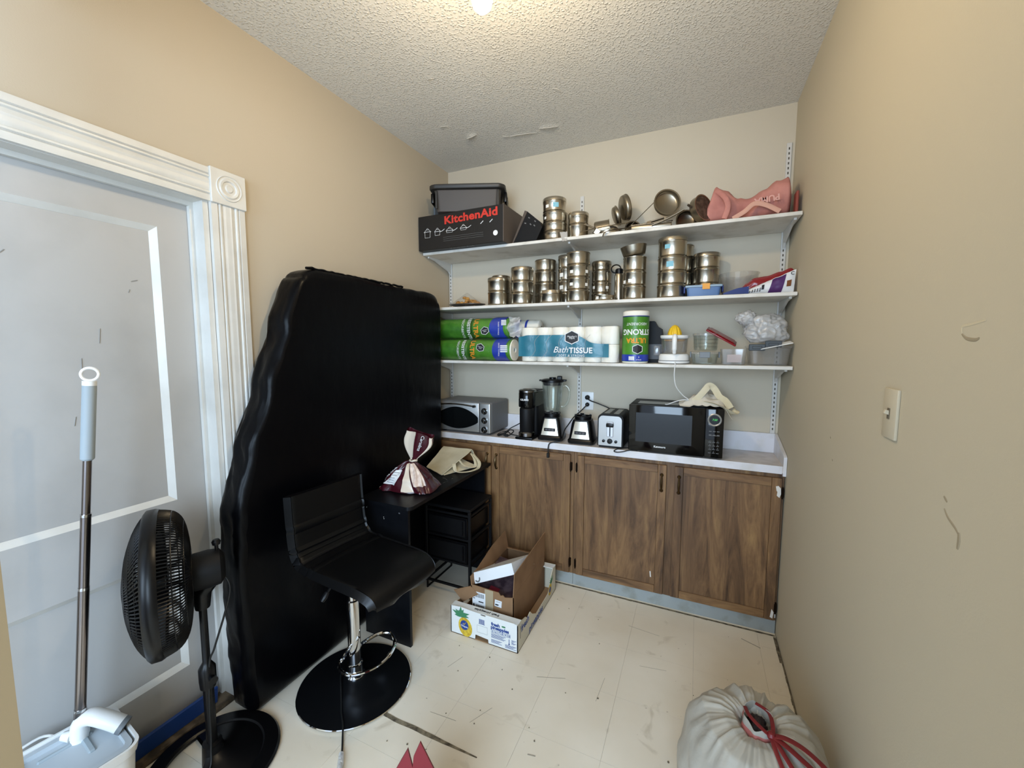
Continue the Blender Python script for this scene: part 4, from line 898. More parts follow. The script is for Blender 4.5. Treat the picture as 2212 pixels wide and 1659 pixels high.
def badge(par, m, s=1.0, fn=None):
    hexo = [(-.022, -.012), (-.022, .010), (0, .021), (.022, .010), (.022, -.012), (0, -.022)]
    for k, (sc, mt) in enumerate(((1.12, 'white_ink'), (1.0, 'black_ink'))):
        v = [(x * sc * s, y * sc * s, .0004 * k) for x, y in hexo]
        me = bpy.data.meshes.new('badge'); me.from_pydata([tuple(m @ Vector(p)) if not fn else fn(p[0], p[1], .0004 * k) for p in v], [], [tuple(range(6))]); me.materials.append(M[mt])
        o = bpy.data.objects.new('badge', me); COL.objects.link(o); o.parent = par
    text("Member's", .0085 * s, M['white_ink'], par, (m @ TR(0, .004, .0009)) if m else None, fn=None if m else None, shear=.3, name='badge_lettering')
    text('Mark', .0095 * s, M['white_ink'], par, (m @ TR(0, -.006, .0009)) if m else None, shear=.3, name='badge_lettering')
t = thing('paper_towel_pack', 'lower green-wrapped paper towel pack at the shelf left end', 'paper towels', (.0, -.268, Z3), 0)
for x0, x1, last in ((.055, .36, 0), (.362, .675, 1)):
    r_ = roll(t, x0, x1, 0, .071, .070)
    if last:
        band(r_, .565, .66, 0, .071, .0745, M['blue_pack'], 'blue_band', slant=-.02)
        MB().lathe([(.020, 0), (.062, 0), (.068, .004), (.068, .012), (.020, .012)], 36, TR(.664, 0, .071) @ RY(90)).lathe([(.018, .001), (.020, .001), (.020, .012), (.018, .012)], 24, TR(.664, 0, .071) @ RY(90)).build('roll_end', M['tissue'], r_)
        for k in range(4): MB().box(.605 + .011 * k * 0, .655, -.0752, -.0745, .058 + .012 * k, .066 + .012 * k).build('roll_icon', M['white_ink'], r_, smooth=0)
        text('PAPER TOWELS', .012, M['white_ink'], r_, TR(.595, -.0760, .075) @ RX(90) @ RZ(-90))
        badge(r_, TR(.46, -.0765, .088) @ RX(90 + 0) @ RZ(-15), 1.15)
        f_ = lambda x, y: (x, -.0765 * math.cos(y / .0765), .071 + .0765 * math.sin(y / .0765))
    rot = lambda cx, s_: (lambda x, y: (cx + y * s_ * 1.0, -.0768 * math.cos((-x) / .0768), .071 + .0768 * math.sin((-x) / .0768)))
    if not last:
        text('RESISTENTE', .030, M['white_ink'], r_, fn=rot(.325, 1), bold=.02); text('ABSORBENTE', .024, M['white_ink'], r_, fn=rot(.285, 1))
    else:
        text('ULTRA', .046, M['orange_ink'], r_, fn=rot(.395, 1), bold=.03)
t.rotation_euler = (0, math.radians(0.0), math.radians(-1))
MB().grid(lambda u, v: (.045 + .66 * u, -.079 * math.cos((v - .5) * PI) * (1 if 0.02 < u < .98 else .8) + .0 + .003 * nz(u * 14, v * 9, 1), .073 + .078 * math.sin((v - .5) * PI) + .003 * nz(u * 12, v * 7, 9)), 60, 20).build('film', M['film'], t, smooth=80)
MB().lathe([(.02, 0), (.062, 0), (.070, .006), (.071, .022), (.06, .022)], 30, TR(.048, 0, .071) @ RY(-90) @ TR(0, 0, -.012)).build('end_seal', M['navy'], t, smooth=60)
t = thing('paper_towel_pack', 'upper green-wrapped paper towel pack lying on the lower pack', 'paper towels', (.0, -.245, Z3 + .146), 0)
for x0, x1, last in ((.085, .36, 0), (.362, .640, 1)):
    r_ = roll(t, x0, x1, 0, .069, .068)
    rot = lambda cx: (lambda x, y: (cx + y, -.0755 * math.cos((-x) / .0755), .069 + .0755 * math.sin((-x) / .0755)))
    if last:
        band(r_, .535, .635, 0, .069, .0725, M['blue_pack'], 'blue_band', slant=-.03)
        for k in range(4): MB().box(.595, .63, -.0742, -.0735, .085 + .009 * k, .091 + .009 * k).build('roll_icon', M['white_ink'], r_, smooth=0)
        text('PAPER TOWELS', .012, M['white_ink'], r_, TR(.575, -.0750, .065) @ RX(90) @ RZ(-90))
        badge(r_, TR(.475, -.0752, .052) @ RX(90) @ RZ(15), 1.15); text('ULTRA', .046, M['orange_ink'], r_, fn=rot(.405), bold=.03)
    else: text('RESISTENTE', .032, M['white_ink'], r_, fn=rot(.350), bold=.02); text('ABSORBENTE', .025, M['white_ink'], r_, fn=rot(.305))
for k in range(1):
    r_ = roll(t, .60, .80, .125, .066, .058); band(r_, .62, .66, .125, .066, .062, M['blue_pack'], 'blue_band'); band(r_, .70, .715, .125, .066, .062, M['blue_pack'], 'blue_band')
    r_.data.materials[0] = M['tissue']
MB().grid(lambda u, v: (.075 + .62 * u, -.079 * math.cos((v - .5) * PI) * (1 - .25 * max(0, u - .9) / .1) + .004 * nz(u * 14, v * 9, 21), .071 + .076 * math.sin((v - .5) * PI) + .004 * nz(u * 12, v * 7, 29)), 60, 20).build('film', M['film'], t, smooth=80)
MB().grid(lambda u, v: (.64 + .075 * u, -.065 + .10 * (u * .4) + .022 * math.sin(v * 9 + u * 3), .135 - .125 * v + .012 * nz(u * 5, v * 8, 3)), 12, 18).build('film_gather', M['film_milky'], t, smooth=80)

t = thing('bath_tissue_pack', 'clear pack of white bath tissue rolls with a teal band', 'bath tissue', (.720, -.315, Z3), 0)
for row in range(1):
    for lay in range(2):
        for k in range(6):
            x = .053 + k * .102
            zb = .002 + lay * .106
            MB().lathe([(.021, zb + .001), (.050, zb), (.0525, zb + .003), (.0525, zb + .101), (.050, zb + .104), (.021, zb + .103), (.021, zb + .001)], 28, TR(x, .058 + row * .107, 0)).build('toilet_roll', M['tissue'], t, smooth=50)
W_ = .612
def wrap(u, v, off=0.):
    x = -.004 + W_ * u; bulge = .0022 * math.cos((x - .055) / .1045 * 2 * PI)
    return (x, -.001 - bulge - off - .002 * nz(u * 12, v * 6, 2), .216 * v)
def wave(u): return .165 - .055 * (1 / (1 + math.exp(-(u - .70) / .035))) - .012 * (u < .1) * (1 - u / .1) - .02 * max(0, (u - .5)) * 2 * 0
MB().grid(lambda u, v: wrap(u * .93, (.15 + (wave(u * .93) / .216 - .15) * v), .0015), 60, 10).build('teal_band', M['teal'], t, smooth=80)
MB().grid(lambda u, v: wrap(u, v, .004), 70, 24).build('film', M['film'], t, smooth=80)
b = MB().grid(lambda u, v: (-.004 + .616 * u, .0 + .112 * v, .2165 + .002 * nz(u * 9, v * 6, 6)), 30, 8); b.grid(lambda u, v: (W_ + .0 + .014 * math.sin(PI * v) + .004 * nz(u * 8, v * 8, 5), .112 * u, .002 + .214 * v), 10, 12); b.build('film_side', M['film'], t, smooth=80)
text('Bath', .052, M['white_ink'], t, on_front(.275, -.0085, .074), shear=.35); text('TISSUE', .046, M['white_ink'], t, on_front(.400, -.0085, .070), bold=.025, space=1.05)
text('SOFT & STRONG', .019, M['white_ink'], t, on_front(.345, -.0085, .040), space=1.15)
badge(t, on_front(.345, -.0085, .150), 1.75)
b = MB()
for k in range(5):
    b.tube([tuple(Vector(wrap(.12 + .13 * k + .02 * j + .03 * math.sin(j), .1 + .11 * j, .0055))) for j in range(7)], .0009, 4)
b.build('film_crease', M['film_milky'], t)

t = thing('paper_towel_roll', 'green-wrapped paper towel roll standing upside down on the low shelf', 'paper towels', (1.424, -.25, Z3), 8)
r0 = .073
MB().lathe([(.018, .001), (.068, .001), (r0 - .001, .005), (r0 - .001, .268), (r0, .27), (r0, .292), (.066, .297), (.018, .297), (.018, .001)], 44).build('roll', M['tissue'], t, smooth=40)
MB().lathe([(r0 + .0008, .010), (r0 + .0008, .268)], 44).build('wrapper', M['green_pack'], t, smooth=60); MB().lathe([(r0 + .0016, .012), (r0 + .0016, .050)], 44).build('blue_band', M['blue_pack'], t, smooth=60); MB().lathe([(r0 + .0016, .262), (r0 + .0016, .268)], 44).build('navy_line', M['navy'], t, smooth=60)
def up(cx, cz, rr_=r0 + .0024): return lambda x, y: cyl(rr_)(-x + cx, -y + cz)
text('ABSORBENT', .022, M['white_ink'], t, fn=up(.005, .222)); text('STRONG', .043, M['white_ink'], t, fn=up(.004, .178), bold=.03); text('ULTRA', .038, M['orange_ink'], t, fn=up(.005, .130), bold=.04)
hexo = [(-.022, -.012), (-.022, .010), (0, .021), (.022, .010), (.022, -.012), (0, -.022)]
for sc, mt, o_ in ((1.3, 'white_ink', .0018), (1.15, 'black_ink', .0022)):
    me = bpy.data.meshes.new('badge'); hv = [(0, 0)] + [(x * q, y * q) for q in (.5, 1) for x, y in hexo]; me.from_pydata([cyl(r0 + o_ + .001)(x * sc + .012, .080 - y * sc) for x, y in hv], [], [(0, i + 1, (i + 1) % 6 + 1) for i in range(6)] + [(i + 1, i + 7, (i + 1) % 6 + 7, (i + 1) % 6 + 1) for i in range(6)]); me.materials.append(M[mt]); o = bpy.data.objects.new('badge', me); COL.objects.link(o); o.parent = t
for k in range(4): 
    fn = cyl(r0 + .0022); MB().grid(lambda u, v: fn(-.036 + .008 * k + .0065 * u, .018 + .022 * v), 1, 1).build('roll_icon', M['white_ink'], t, smooth=0)
text('6', .014, M['white_ink'], t, fn=up(.020, .035)); text('ROLLS', .010, M['white_ink'], t, fn=up(.020, .021))

t = thing('black_appliance', 'black hand mixer body standing behind the upright towel roll', 'appliance', (1.520, -.100, Z3))
b = MB(); b.prism([(-.05, 0), (.045, 0), (.045, .14), (.036, .20), (.012, .215), (-.005, .245), (-.05, .245)], -.05, .05, RX(90)); b.build('body', M['black_matte'], t, smooth=0)
MB().box(-.05, .046, -.052, -.0495, .02, .11, bev=.001).build('dark_panel', P('dark_brown_panel', '2b2624', .4), t, smooth=0)

t = thing('citrus_juicer', 'white electric citrus juicer with clear jug and yellow reamer', 'juicer', (1.634, -.250, Z3))
MB().lathe([(0, .002), (.075, .002), (.082, .006), (.082, .016), (.079, .020), (.079, .042), (.074, .052), (.068, .055), (0, .055)], 44, Matrix.Diagonal((1.0, .95, 1, 1))).build('base', M['white_plastic'], t, smooth=40)
MB().lathe([(.081, .0165), (.0825, .018), (.081, .0195)], 44).build('seam', M['grey_plastic'], t, smooth=0)
MB().lathe([(0, .057), (.062, .057), (.066, .062), (.071, .142), (.068, .142), (.063, .065), (0, .060)], 44).build('jug', M['clear'], t, smooth=50)
MB().lathe([(0, .136), (.068, .138), (.074, .144), (.075, .156), (.071, .158), (.03, .156), (0, .158)], 44).build('strainer_ring', M['white_plastic'], t, smooth=40)
MB().lathe([(0, .120), (.052, .126), (.058, .134), (0, .134)], 36).build('orange_cup', P('orange_strainer', 'd59a4a', .4), t, smooth=40)
b = MB(); n_ = 48; rs = [(.033, .157), (.034, .165), (.031, .180), (.024, .197), (.013, .210), (.0, .216)]
vs = [((r * (1 + .09 * math.cos(10 * 2 * PI * k / n_) * (r > 0))) * math.cos(2 * PI * k / n_), (r * (1 + .09 * math.cos(10 * 2 * PI * k / n_))) * math.sin(2 * PI * k / n_), z) for r, z in rs for k in range(n_)]
fs = [(i * n_ + k, i * n_ + (k + 1) % n_, (i + 1) * n_ + (k + 1) % n_, (i + 1) * n_ + k) for i in range(5) for k in range(n_)]
b.add(vs, fs).build('reamer', M['yellow'], t, smooth=60)
MB().tube(spline([(.006, -.068, .150), (.006, -.092, .148), (.006, -.100, .12), (.006, -.096, .085), (.006, -.086, .060)], 5), [.010] * 3 + [.0125] * 14 + [.010] * 4, 12).build('handle', M['white_plastic'], t)
MB().box(-.108, -.074, -.02, .02, .045, .10, bev=.006, seg=2).build('spout', M['clear'], t)
b = MB().tube(spline([(.01, -.078, .012), (.012, -.084, .0), (.010, -.084, -.06), (.02, -.070, -.12), (.055, -.045, -.170), (.085, -.03, -.195), (.06, -.025, -.198), (.02, -.02, -.21), (-.02, -.02, -.228), (-.035, -.025, -.2285)], 8), .0028, 8); b.build('cord', M['cord_white'], t)

t = thing('glass_jar_stack_top', 'clear glass food container, upper of two beside the juicer', 'glass container', (1.792, -.245, Z3 + .072))
MB().lathe([(0, .001), (.052, .001), (.058, .006), (.060, .035), (.062, .080), (.064, .084), (.061, .084), (.057, .035), (.054, .008), (0, .006)], 40).build('jar', M['glass'], t, smooth=50)
MB().lathe([(.0625, .080), (.066, .082), (.066, .094), (.0, .095), (0, .093), (.06, .092)], 40).build('lid', M['clear'], t, smooth=50)
b = MB()
for z in (.02, .04, .06): b.lathe([(.0602, z), (.0618, z + .002), (.0602, z + .004)], 40)
b.build('ridge', M['glass'], t, smooth=60)
t = thing('glass_container', 'clear clip-lid food container under the glass jar by the juicer', 'glass container', (1.790, -.248, Z3))
loft(MB(), [(rr(.058, .055, .02), .001), (rr(.066, .062, .022), .055), (rr(.063, .059, .02), .055), (rr(.055, .052, .018), .006)], True, True).build('box', M['glass'], t)
MB().box(-.069, .069, -.065, .065, .0555, .066, bev=.004, seg=2).build('lid', M['clear'], t)
for m_ in (TR(0, -.066, 0), TR(-.070, 0, 0) @ RZ(90), TR(.070, 0, 0) @ RZ(90)): MB().box(-.026, .026, -.004, .004, .036, .068, bev=.002, m=m_).build('clip', M['grey_plastic'], t)
t = thing('clear_box', 'clear square plastic box under the tilted red lid', 'plastic box', (1.925, -.262, Z3))
loft(MB(), [(rr(.052, .05, .008), .001), (rr(.060, .056, .010), .082), (rr(.058, .054, .010), .082), (rr(.050, .048, .008), .004)], True, True).build('box', M['clear'], t)
MB().box(-.030, .035, -.0575, -.0568, .015, .055, m=RX(-0)).build('pink_label', P('faded_label', 'c9bcbb', .6, alpha=.6), t, smooth=0)
t = thing('red_food_lid', 'red plastic lid propped at a slant above the clear box', 'lid', (1.868, -.245, Z3 + .150)); t.rotation_euler = (math.radians(12), math.radians(31), 0)
MB().box(-.083, .083, -.055, .055, -.005, .004, bev=.004, seg=2).box(-.070, .070, -.045, .045, .004, .009, bev=.003).build('body', M['redlid'], t)
t = thing('clip_container', 'large clear container with dark grey clips under the white bag', 'food container', (2.084, -.225, Z3))
loft(MB(), [(rr(.080, .075, .02), .001), (rr(.092, .088, .022), .088), (rr(.089, .085, .022), .088), (rr(.077, .072, .018), .005)], True, True).build('box', M['clear'], t)
MB().box(-.095, .095, -.091, .091, .0885, .100, bev=.004, seg=2).build('lid', M['clear'], t)
for x, s_ in ((-.058, .036), (.012, .036)): MB().box(x - s_, x + s_, -.100, -.090, .075 if x < 0 else .092, .108 if x < 0 else .125, bev=.003).box(x - s_ * .6, x + s_ * .6, -.103, -.098, .084 if x < 0 else .10, .098 if x < 0 else .113, bev=.002).build('clip', P('dark_slate_clip', '41474c', .45) if x < 0 else bpy.data.materials['dark_slate_clip'], t)
t = thing('loose_lid', 'thin white lid slanting across the large clear container', 'lid', (2.105, -.315, Z3 + .098)); t.rotation_euler = (math.radians(10), math.radians(-13), 0)
MB().box(-.065, .075, -.012, .045, -.002, .003, bev=.002).build('body', M['white_plastic'], t)

def crumple(name, mat, par, R_, sc, f1=2.2, a1=.22, f2=6, a2=.10, seed=0, flat=None, sub=5):
    bm = bmesh.new(); bmesh.ops.create_icosphere(bm, subdivisions=sub, radius=1)
    for v in bm.verts:
        n = v.co.normalized(); d = 1 + a1 * nz(n.x * f1 + seed, n.y * f1, n.z * f1) - a2 * abs(nz(n.x * f2, n.y * f2 + seed, n.z * f2)) * 2
        v.co = Vector((n.x * sc[0], n.y * sc[1], n.z * sc[2])) * d * R_
        if flat is not None: v.co.z = max(v.co.z, flat)
    me = bpy.data.meshes.new(name); bm.to_mesh(me); bm.free(); me.materials.append(mat); me.shade_smooth()
    o = bpy.data.objects.new(name, me); COL.objects.link(o); o.parent = par; return o
t = thing('plastic_bag', 'crumpled white plastic grocery bag on the large clear container', 'plastic bag', (2.065, -.225, Z3 + .182))
crumple('body', M['film_milky'], t, .1, (1.12, .85, .80), 1.7, .26, 3.2, .13, 3, flat=-.066)
k_ = crumple('knot', M['film_milky'], t, .05, (1, .8, .8), 2.5, .3, 4, .15, 8, sub=4); k_.location = (-.085, -.02, .060)

# ================================================================== on the worktop
ZC = CZ + .0388
# toaster oven
t = thing('toaster_oven', 'silver toaster oven with oval black window at the worktop left end', 'toaster oven', (.070, -.302, ZC))
w, d, h = .438, .285, .224
MB().box(0, w, .012, d, .012, h, bev=.014, seg=3).build('case', M['oven_grey'], t)
for x in (.04, w - .04):
    for y in (.05, d - .04): MB().lathe([(0, 0), (.012, 0), (.012, .012), (0, .012)], 12, TR(x, y, 0)).build('foot', M['black_plastic'], t, smooth=0)
MB().box(w - .085, w - .002, -.004, .013, .014, h - .004, bev=.010, seg=3).build('control_panel', M['silver'], t)
dr = MB().box(.002, w - .090, -.002, .013, .016, h - .006, bev=.006, seg=2).build('door', M['silver'], t)
cx_, hz_, n = (.002 + w - .09) / 2, .108, 24
top_ = [(.006 + (w - .102) * i / n, .118 + .066 * math.sin(PI * i / n) ** .8) for i in range(n + 1)]
bot_ = [(.006 + (w - .102) * i / n, .085 - .052 * math.sin(PI * i / n) ** .8) for i in range(n + 1)]
MB().prism(bot_ + top_[::-1], .0022, .0042, RX(90)).build('oval_window', M['dark_glass'], dr, smooth=0)
pts = [(.03 + (w - .15) * i / 12, -.024 - 0 * i, .196 - .030 * 0 + .010 * math.sin(PI * i / 12) - .0 * i) for i in range(13)]
b = MB().tube(pts, .005, 8); b.build('handle', M['chrome'], dr)
for x in (.03, w - .12): MB().tube([(x, -.003, .194), (x, -.026, .196)], .009, 12).build('handle_mount', M['black_plastic'], dr)
for k in range(3):
    kb = MB().lathe([(0, 0), (.022, 0), (.022, .004), (.018, .006), (.016, .018), (.012, .021), (0, .021)], 26, TR(w - .044, -.004, .040 + .063 * k) @ RX(90)).build('knob', M['black_gloss'], t, smooth=40)
    MB().lathe([(.020, .0035), (.0225, .0035), (.0225, .006), (.020, .006)], 26, TR(w - .044, -.004, .040 + .063 * k) @ RX(90)).build('ring', M['chrome'], kb)
    MB().box(-.003, .003, -.003, 0, -.015, .015, bev=.001, m=TR(w - .044, -.0245, .040 + .063 * k)).build('pointer', M['chrome'], kb)
MB().box(.012, .045, -.0028, -.0020, .026, .031).build('brand_mark', M['grey_ink'], dr, smooth=0)
# tangled cord beside the oven
t = thing('tangled_cord', 'tangled black power cord between toaster oven and coffee maker', 'cord', (0, 0, ZC))
b = MB().tube(spline([(.70, -.10, .11), (.66, -.16, .075), (.61, -.20, .045), (.57, -.22, .012), (.545, -.25, .005), (.56, -.285, .005), (.60, -.28, .018), (.62, -.24, .04), (.64, -.22, .03), (.62, -.25, .006), (.585, -.262, .006), (.60, -.225, .022), (.635, -.245, .012), (.70, -.24, .006)], 8), .0035, 8)
b.tube([(.575 + .035 * math.cos(a * PI / 9), -.262 + .025 * math.sin(a * PI / 9), .006 + .012 * math.sin(a * PI / 9 + 1) + .012) for a in range(18)], .003, 7, closed=True)
b.build('cord', M['cord_black'], t); MB().box(.600, .625, -.285, -.270, .002, .018, bev=.003).build('plug', M['cord_black'], t)

# coffee maker
t = thing('coffee_maker', 'slim black single-cup coffee maker with a travel mug', 'coffee maker', (.750, -.165, ZC))
MB().box(-.056, .056, -.040, .125, .0, .310, bev=.022, seg=4).build('body', M['black_matte'], t)
MB().box(-.060, .060, -.148, .125, .0, .016, bev=.006, seg=2).build('base', M['black_plastic'], t)
hd = MB().lathe([(0, .208), (.056, .208), (.058, .212), (.058, .300), (.054, .306), (0, .306)], 40, TR(0, -.080, 0)).box(-.058, .058, -.08, .10, .208, .306, bev=.004).build('brew_head', M['black_gloss'], t, smooth=40)
MB().lathe([(.054, .3055), (.058, .306), (.058, .316), (.050, .322), (.034, .3235), (.032, .320), (0, .320)], 40, TR(0, -.080, 0)).build('lid', M['chrome_dark'], hd, smooth=40)
text('KEURIG', .017, M['white_ink'], hd, TR(0, -.080, .245), bold=.02) if False else text('KEURIG', .017, M['white_ink'], hd, fn=lambda x, y: tuple(Vector(cyl(.0588)(x, y + .258)) + Vector((0, -.080, 0))), bold=.02)
MB().lathe([(0, .018), (.040, .018), (.041, .022)], 36, TR(0, -.092, 0)).lathe([(.044, .046), (.0455, .048), (.047, .192), (.045, .200), (.040, .204), (0, .204)], 36, TR(0, -.092, 0)).build('travel_mug', M['black_matte'], t, smooth=40)
MB().lathe([(0, .017), (.050, .017), (.053, .020), (.053, .040), (.046, .047), (0, .047)], 36, TR(0, -.092, 0)).build('mug_base_ring', M['chrome_dark'], t, smooth=40)

def blender_base(t):
    b = loft(MB(), [(rr(.080, .078, .02), .006), (rr(.082, .080, .02), .022), (rr(.074, .072, .02), .034), (rr(.062, .062, .02), .120), (rr(.054, .054, .02), .148), (rr(.050, .050, .02), .150)], True, True)
    b.build('base', M['black_plastic'], t, smooth=40)
    # steel front panel following the slope
    f = lambda u, v: ((u - .5) * 2 * (.056 - .020 * v), -.0795 + .0105 * 0 - .0015 - .006 * 0 + (.026 * v if v < .05 else .003 + .0175 * v) , .030 + .112 * v)
    pn = MB().grid(lambda u, v: ((u - .5) * 2 * (.056 - .020 * v), -.0755 + .0145 * v - .0045 * (1 - (2 * u - 1) ** 2) * .6, .036 + .104 * v), 10, 8, thick=.001).build('steel_panel', M['steel'], t, smooth=60)
    MB().box(-.036, .036, -.003, 0, -.010, .010, bev=.003, m=TR(0, -.0755, .072) @ RX(-8)).build('button_strip', M['black_gloss'], pn)
    for k in range(3): MB().box(-.008, .008, -.004, -.003, -.0045, .0045, m=TR(-.020 + .02 * k, -.0755, .072) @ RX(-8)).build('button', P('button_grey', '3a3436', .4) if k == 0 and 'button_grey' not in bpy.data.materials else bpy.data.materials['button_grey'], pn, smooth=0)
    MB().lathe([(.044, .148), (.052, .149), (.052, .168), (.046, .170), (.044, .152), (0, .152)], 32).build('collar', M['black_plastic'], t, smooth=40)
    for a in (20, 110, 200, 290): MB().box(.040, .052, -.012, .012, .166, .178, bev=.002, m=RZ(a)).build('lug', M['black_plastic'], t)
    MB().lathe([(0, .15), (.012, .15), (.012, .163), (.006, .166), (0, .166)], 12).build('drive_gear', M['chrome_dark'], t)
    for x in (-.055, .055): MB().lathe([(0, 0), (.010, 0), (.010, .007), (0, .007)], 10, TR(x, -.05, 0)).lathe([(0, 0), (.010, 0), (.010, .007), (0, .007)], 10, TR(x, .05, 0)).build('foot', M['black_plastic'], t)
t = thing('blender', 'black and steel blender with its glass jug and black lid on', 'blender', (.905, -.195, ZC), 6)
blender_base(t)
MB().lathe([(.050, .170), (.050, .182), (.054, .190), (.060, .25), (.068, .355), (.071, .362), (.0715, .372), (.068, .372), (.064, .355), (.056, .25), (.049, .192), (0, .188)], 40).build('glass_jug', M['glass'], t, smooth=50)
b = MB()
for k in range(4):
    a = math.radians(45 + 90 * k); b.tube([(.051 * math.cos(a), .051 * math.sin(a), .20), (.066 * math.cos(a), .066 * math.sin(a), .35)], .004, 6)
b.build('jug_rib', M['glass'], t); bpy.data.objects['jug_rib']['kind'] = 'stuff'
MB().tube(spline([(.066, 0, .345), (.090, 0, .348), (.108, 0, .325), (.110, 0, .285), (.098, 0, .240), (.075, 0, .215), (.056, 0, .215)], 6), .0085, 10, flat=.7, up=(0, 1, 0)).build('jug_handle', M['glass'], t)
MB().lathe([(0, .350), (.060, .352), (.064, .372), (.074, .374), (.074, .386), (.055, .392), (0, .392)], 36).build('lid', M['black_plastic'], t, smooth=40)
MB().box(-.088, -.055, -.014, .014, .376, .386, bev=.003).lathe([(.0, .39), (.022, .39), (.022, .402), (0, .404)], 20).box(.03, .062, -.012, .012, .388, .412, bev=.004, m=TR(0, 0, 0)).box(.05, .092, -.012, .012, .378, .390, bev=.003).build('lid_tab', M['black_plastic'], t)
t = thing('blender', 'black and steel blender base without its jug, left of the toaster', 'blender', (1.115, -.215, ZC), 2)
blender_base(t)

# toaster
t = thing('toaster', 'black two-slot toaster with a silver end panel', 'toaster', (1.300, -.300, ZC))
w, d, h = .150, .265, .208
b = MB(); sd = arc(w / 2 - .028, h - .034, .028, 0, 90, 5) + arc(-w / 2 + .028, h - .034, .028, 90, 180, 5) + [(-w / 2, .010), (w / 2, .010)]
b.prism(sd, -d, -.006, RX(90)).build('case', M['black_matte'], t, smooth=40)
b = MB(); sd2 = [(x * .90, .014 + (z - .010) * .93) for x, z in sd]; fp = b.prism(sd2, -.006, 0.001, RX(90)).build('end_panel', M['silver'], t, smooth=40)
MB().box(-.019, .019, -.004, 0, .068, .158, bev=.003).build('lever_plate', M['chrome'], fp); MB().box(-.003, .003, -.0052, -.003, .072, .150).build('lever_slot', M['black_gloss'], fp, smooth=0)
MB().box(-.021, .021, -.020, -.003, .128, .150, bev=.004, seg=2).build('lever', M['black_plastic'], fp)
for x, r in ((0, .016), (-.036, .009), (.036, .009)): MB().lathe([(0, 0), (r, 0), (r * .9, .010), (0, .011)], 22, TR(x, -.001, .042) @ RX(90)).build('knob' if x == 0 else 'button', M['black_plastic'], fp)
for x in (-.028, .028):
    sl = MB().box(x - .016, x + .016, .04, d - .04, h - .0075, h - .005).build('bread_slot', M['steel_dull'], t, smooth=0); MB().box(x - .011, x + .011, .045, d - .045, h - .005, h - .0045).build('opening', M['black_gloss'], sl, smooth=0)
MB().box(-.065, .065, .01, .25, 0, .012).build('base_plate', M['black_plastic'], t, smooth=0)

# microwave
t = thing('microwave', 'black compact microwave oven with a green clock on the worktop', 'microwave', (1.408, -.318, ZC)); w, d, h = .488, .298, .272
MB().box(0, w, .016, d, .010, h, bev=.006, seg=2).build('case', M['black_matte'], t)
for x in (.04, w - .04): MB().box(x - .015, x + .015, .03, .06, 0, .012).box(x - .015, x + .015, d - .06, d - .03, 0, .012).build('foot', M['black_plastic'], t, smooth=0)
MB().box(.04, w - .08, .06, .18, h, h + .0012).build('top_groove', M['black_gloss'], t, smooth=0)
dr = MB().box(0, w * .815, 0, .017, .008, h, bev=.004, seg=2).build('door', M['black_gloss'], t)
MB().box(.040, w * .685, -.0008, .001, .062, .228).build('window', M['window_mesh'], dr, smooth=0)
text('Kenmore', .0165, M['white_ink'], dr, on_front(.172, -.0016, .040), bold=.02)
cp = MB().box(w * .818, w, 0, .017, .008, h, bev=.004, seg=2).build('control_panel', M['black_gloss'], t)
MB().lathe([(.026, 0), (.034, 0), (.034, .003), (.030, .005), (.026, .003), (.026, 0)], 40, TR(.443, 0, .214) @ RX(90)).build('display_ring', M['silver'], cp)
MB().lathe([(0, 0), (.026, 0), (.026, .001), (0, .001)], 36, TR(.443, -.0002, .214) @ RX(90)).build('display', M['dark_glass'], cp); text('7:50', .014, M['green_led'], cp, on_front(.443, -.0018, .214), shear=.2, name='clock_digits')
for r in range(7):
    for c in range(3):
        if r == 2: 
            if c == 0: MB().box(.418, .470, -.0012, .0, .128, .1295).build('key', M['grey_ink'], cp, smooth=0)
            continue
        MB().box(.418 + c * .019, .431 + c * .019, -.0012, 0, .150 - r * .0195, .1525 - r * .0195 + (0 if r > 2 else .001)).build('key', M['grey_ink'], cp, smooth=0)
for k, (r, c) in enumerate([(r, c) for r in range(3) for c in range(3)] + [(3, 1)]): text(str((k + 1) % 10), .010, M['grey_ink'], cp, on_front(.4245 + c * .019, -.0015, .099 - r * .0195), name='key_digit')

# canvas tote heaped on the microwave
t = thing('canvas_tote', 'crumpled pale cotton tote bag draped over the microwave right corner', 'tote bag', (1.80, -.225, ZC + h + .002))
def heap(u, v):
    x, y = (u - .5) * .26, (v - .5) * .17
    r = math.hypot(x / .13, y / .085)
    z = .045 * max(0, 1 - r ** 2) + .030 * ridge(x * 17, y * 20, 5) * max(0, 1 - r * .6) + .004
    xx = x + .012 * nz(y * 20, 3, 1); yy = y + .010 * nz(x * 18, 7, 2)
    if 1.80 + xx > 1.894: z -= (1.80 + xx - 1.894) * 1.4
    return (xx, yy, max(z, .003) if 1.80 + xx < 1.894 else z)
MB().grid(heap, 60, 40, thick=.0012).build('cloth', M['cotton_white'], t, smooth=80)
MB().tube(spline([(-.055, -.05, .030), (-.03, -.055, .055), (.0, -.05, .095), (.02, -.04, .118), (.045, -.03, .100), (.07, -.035, .060), (.10, -.05, .040), (.125, -.055, .002)], 7), .017, 8, flat=.06, up=(0, 1, .3)).build('strap', M['cotton'], t)
MB().tube(spline([(.0, -.06, .030), (.04, -.075, .026), (.085, -.085, .010), (.120, -.080, -.012), (.145, -.060, -.028), (.150, -.04, -.010), (.135, -.03, .010), (.10, -.03, .03)], 7), .018, 8, flat=.08, up=(0, .3, 1)).build('strap', M['cotton'], t)

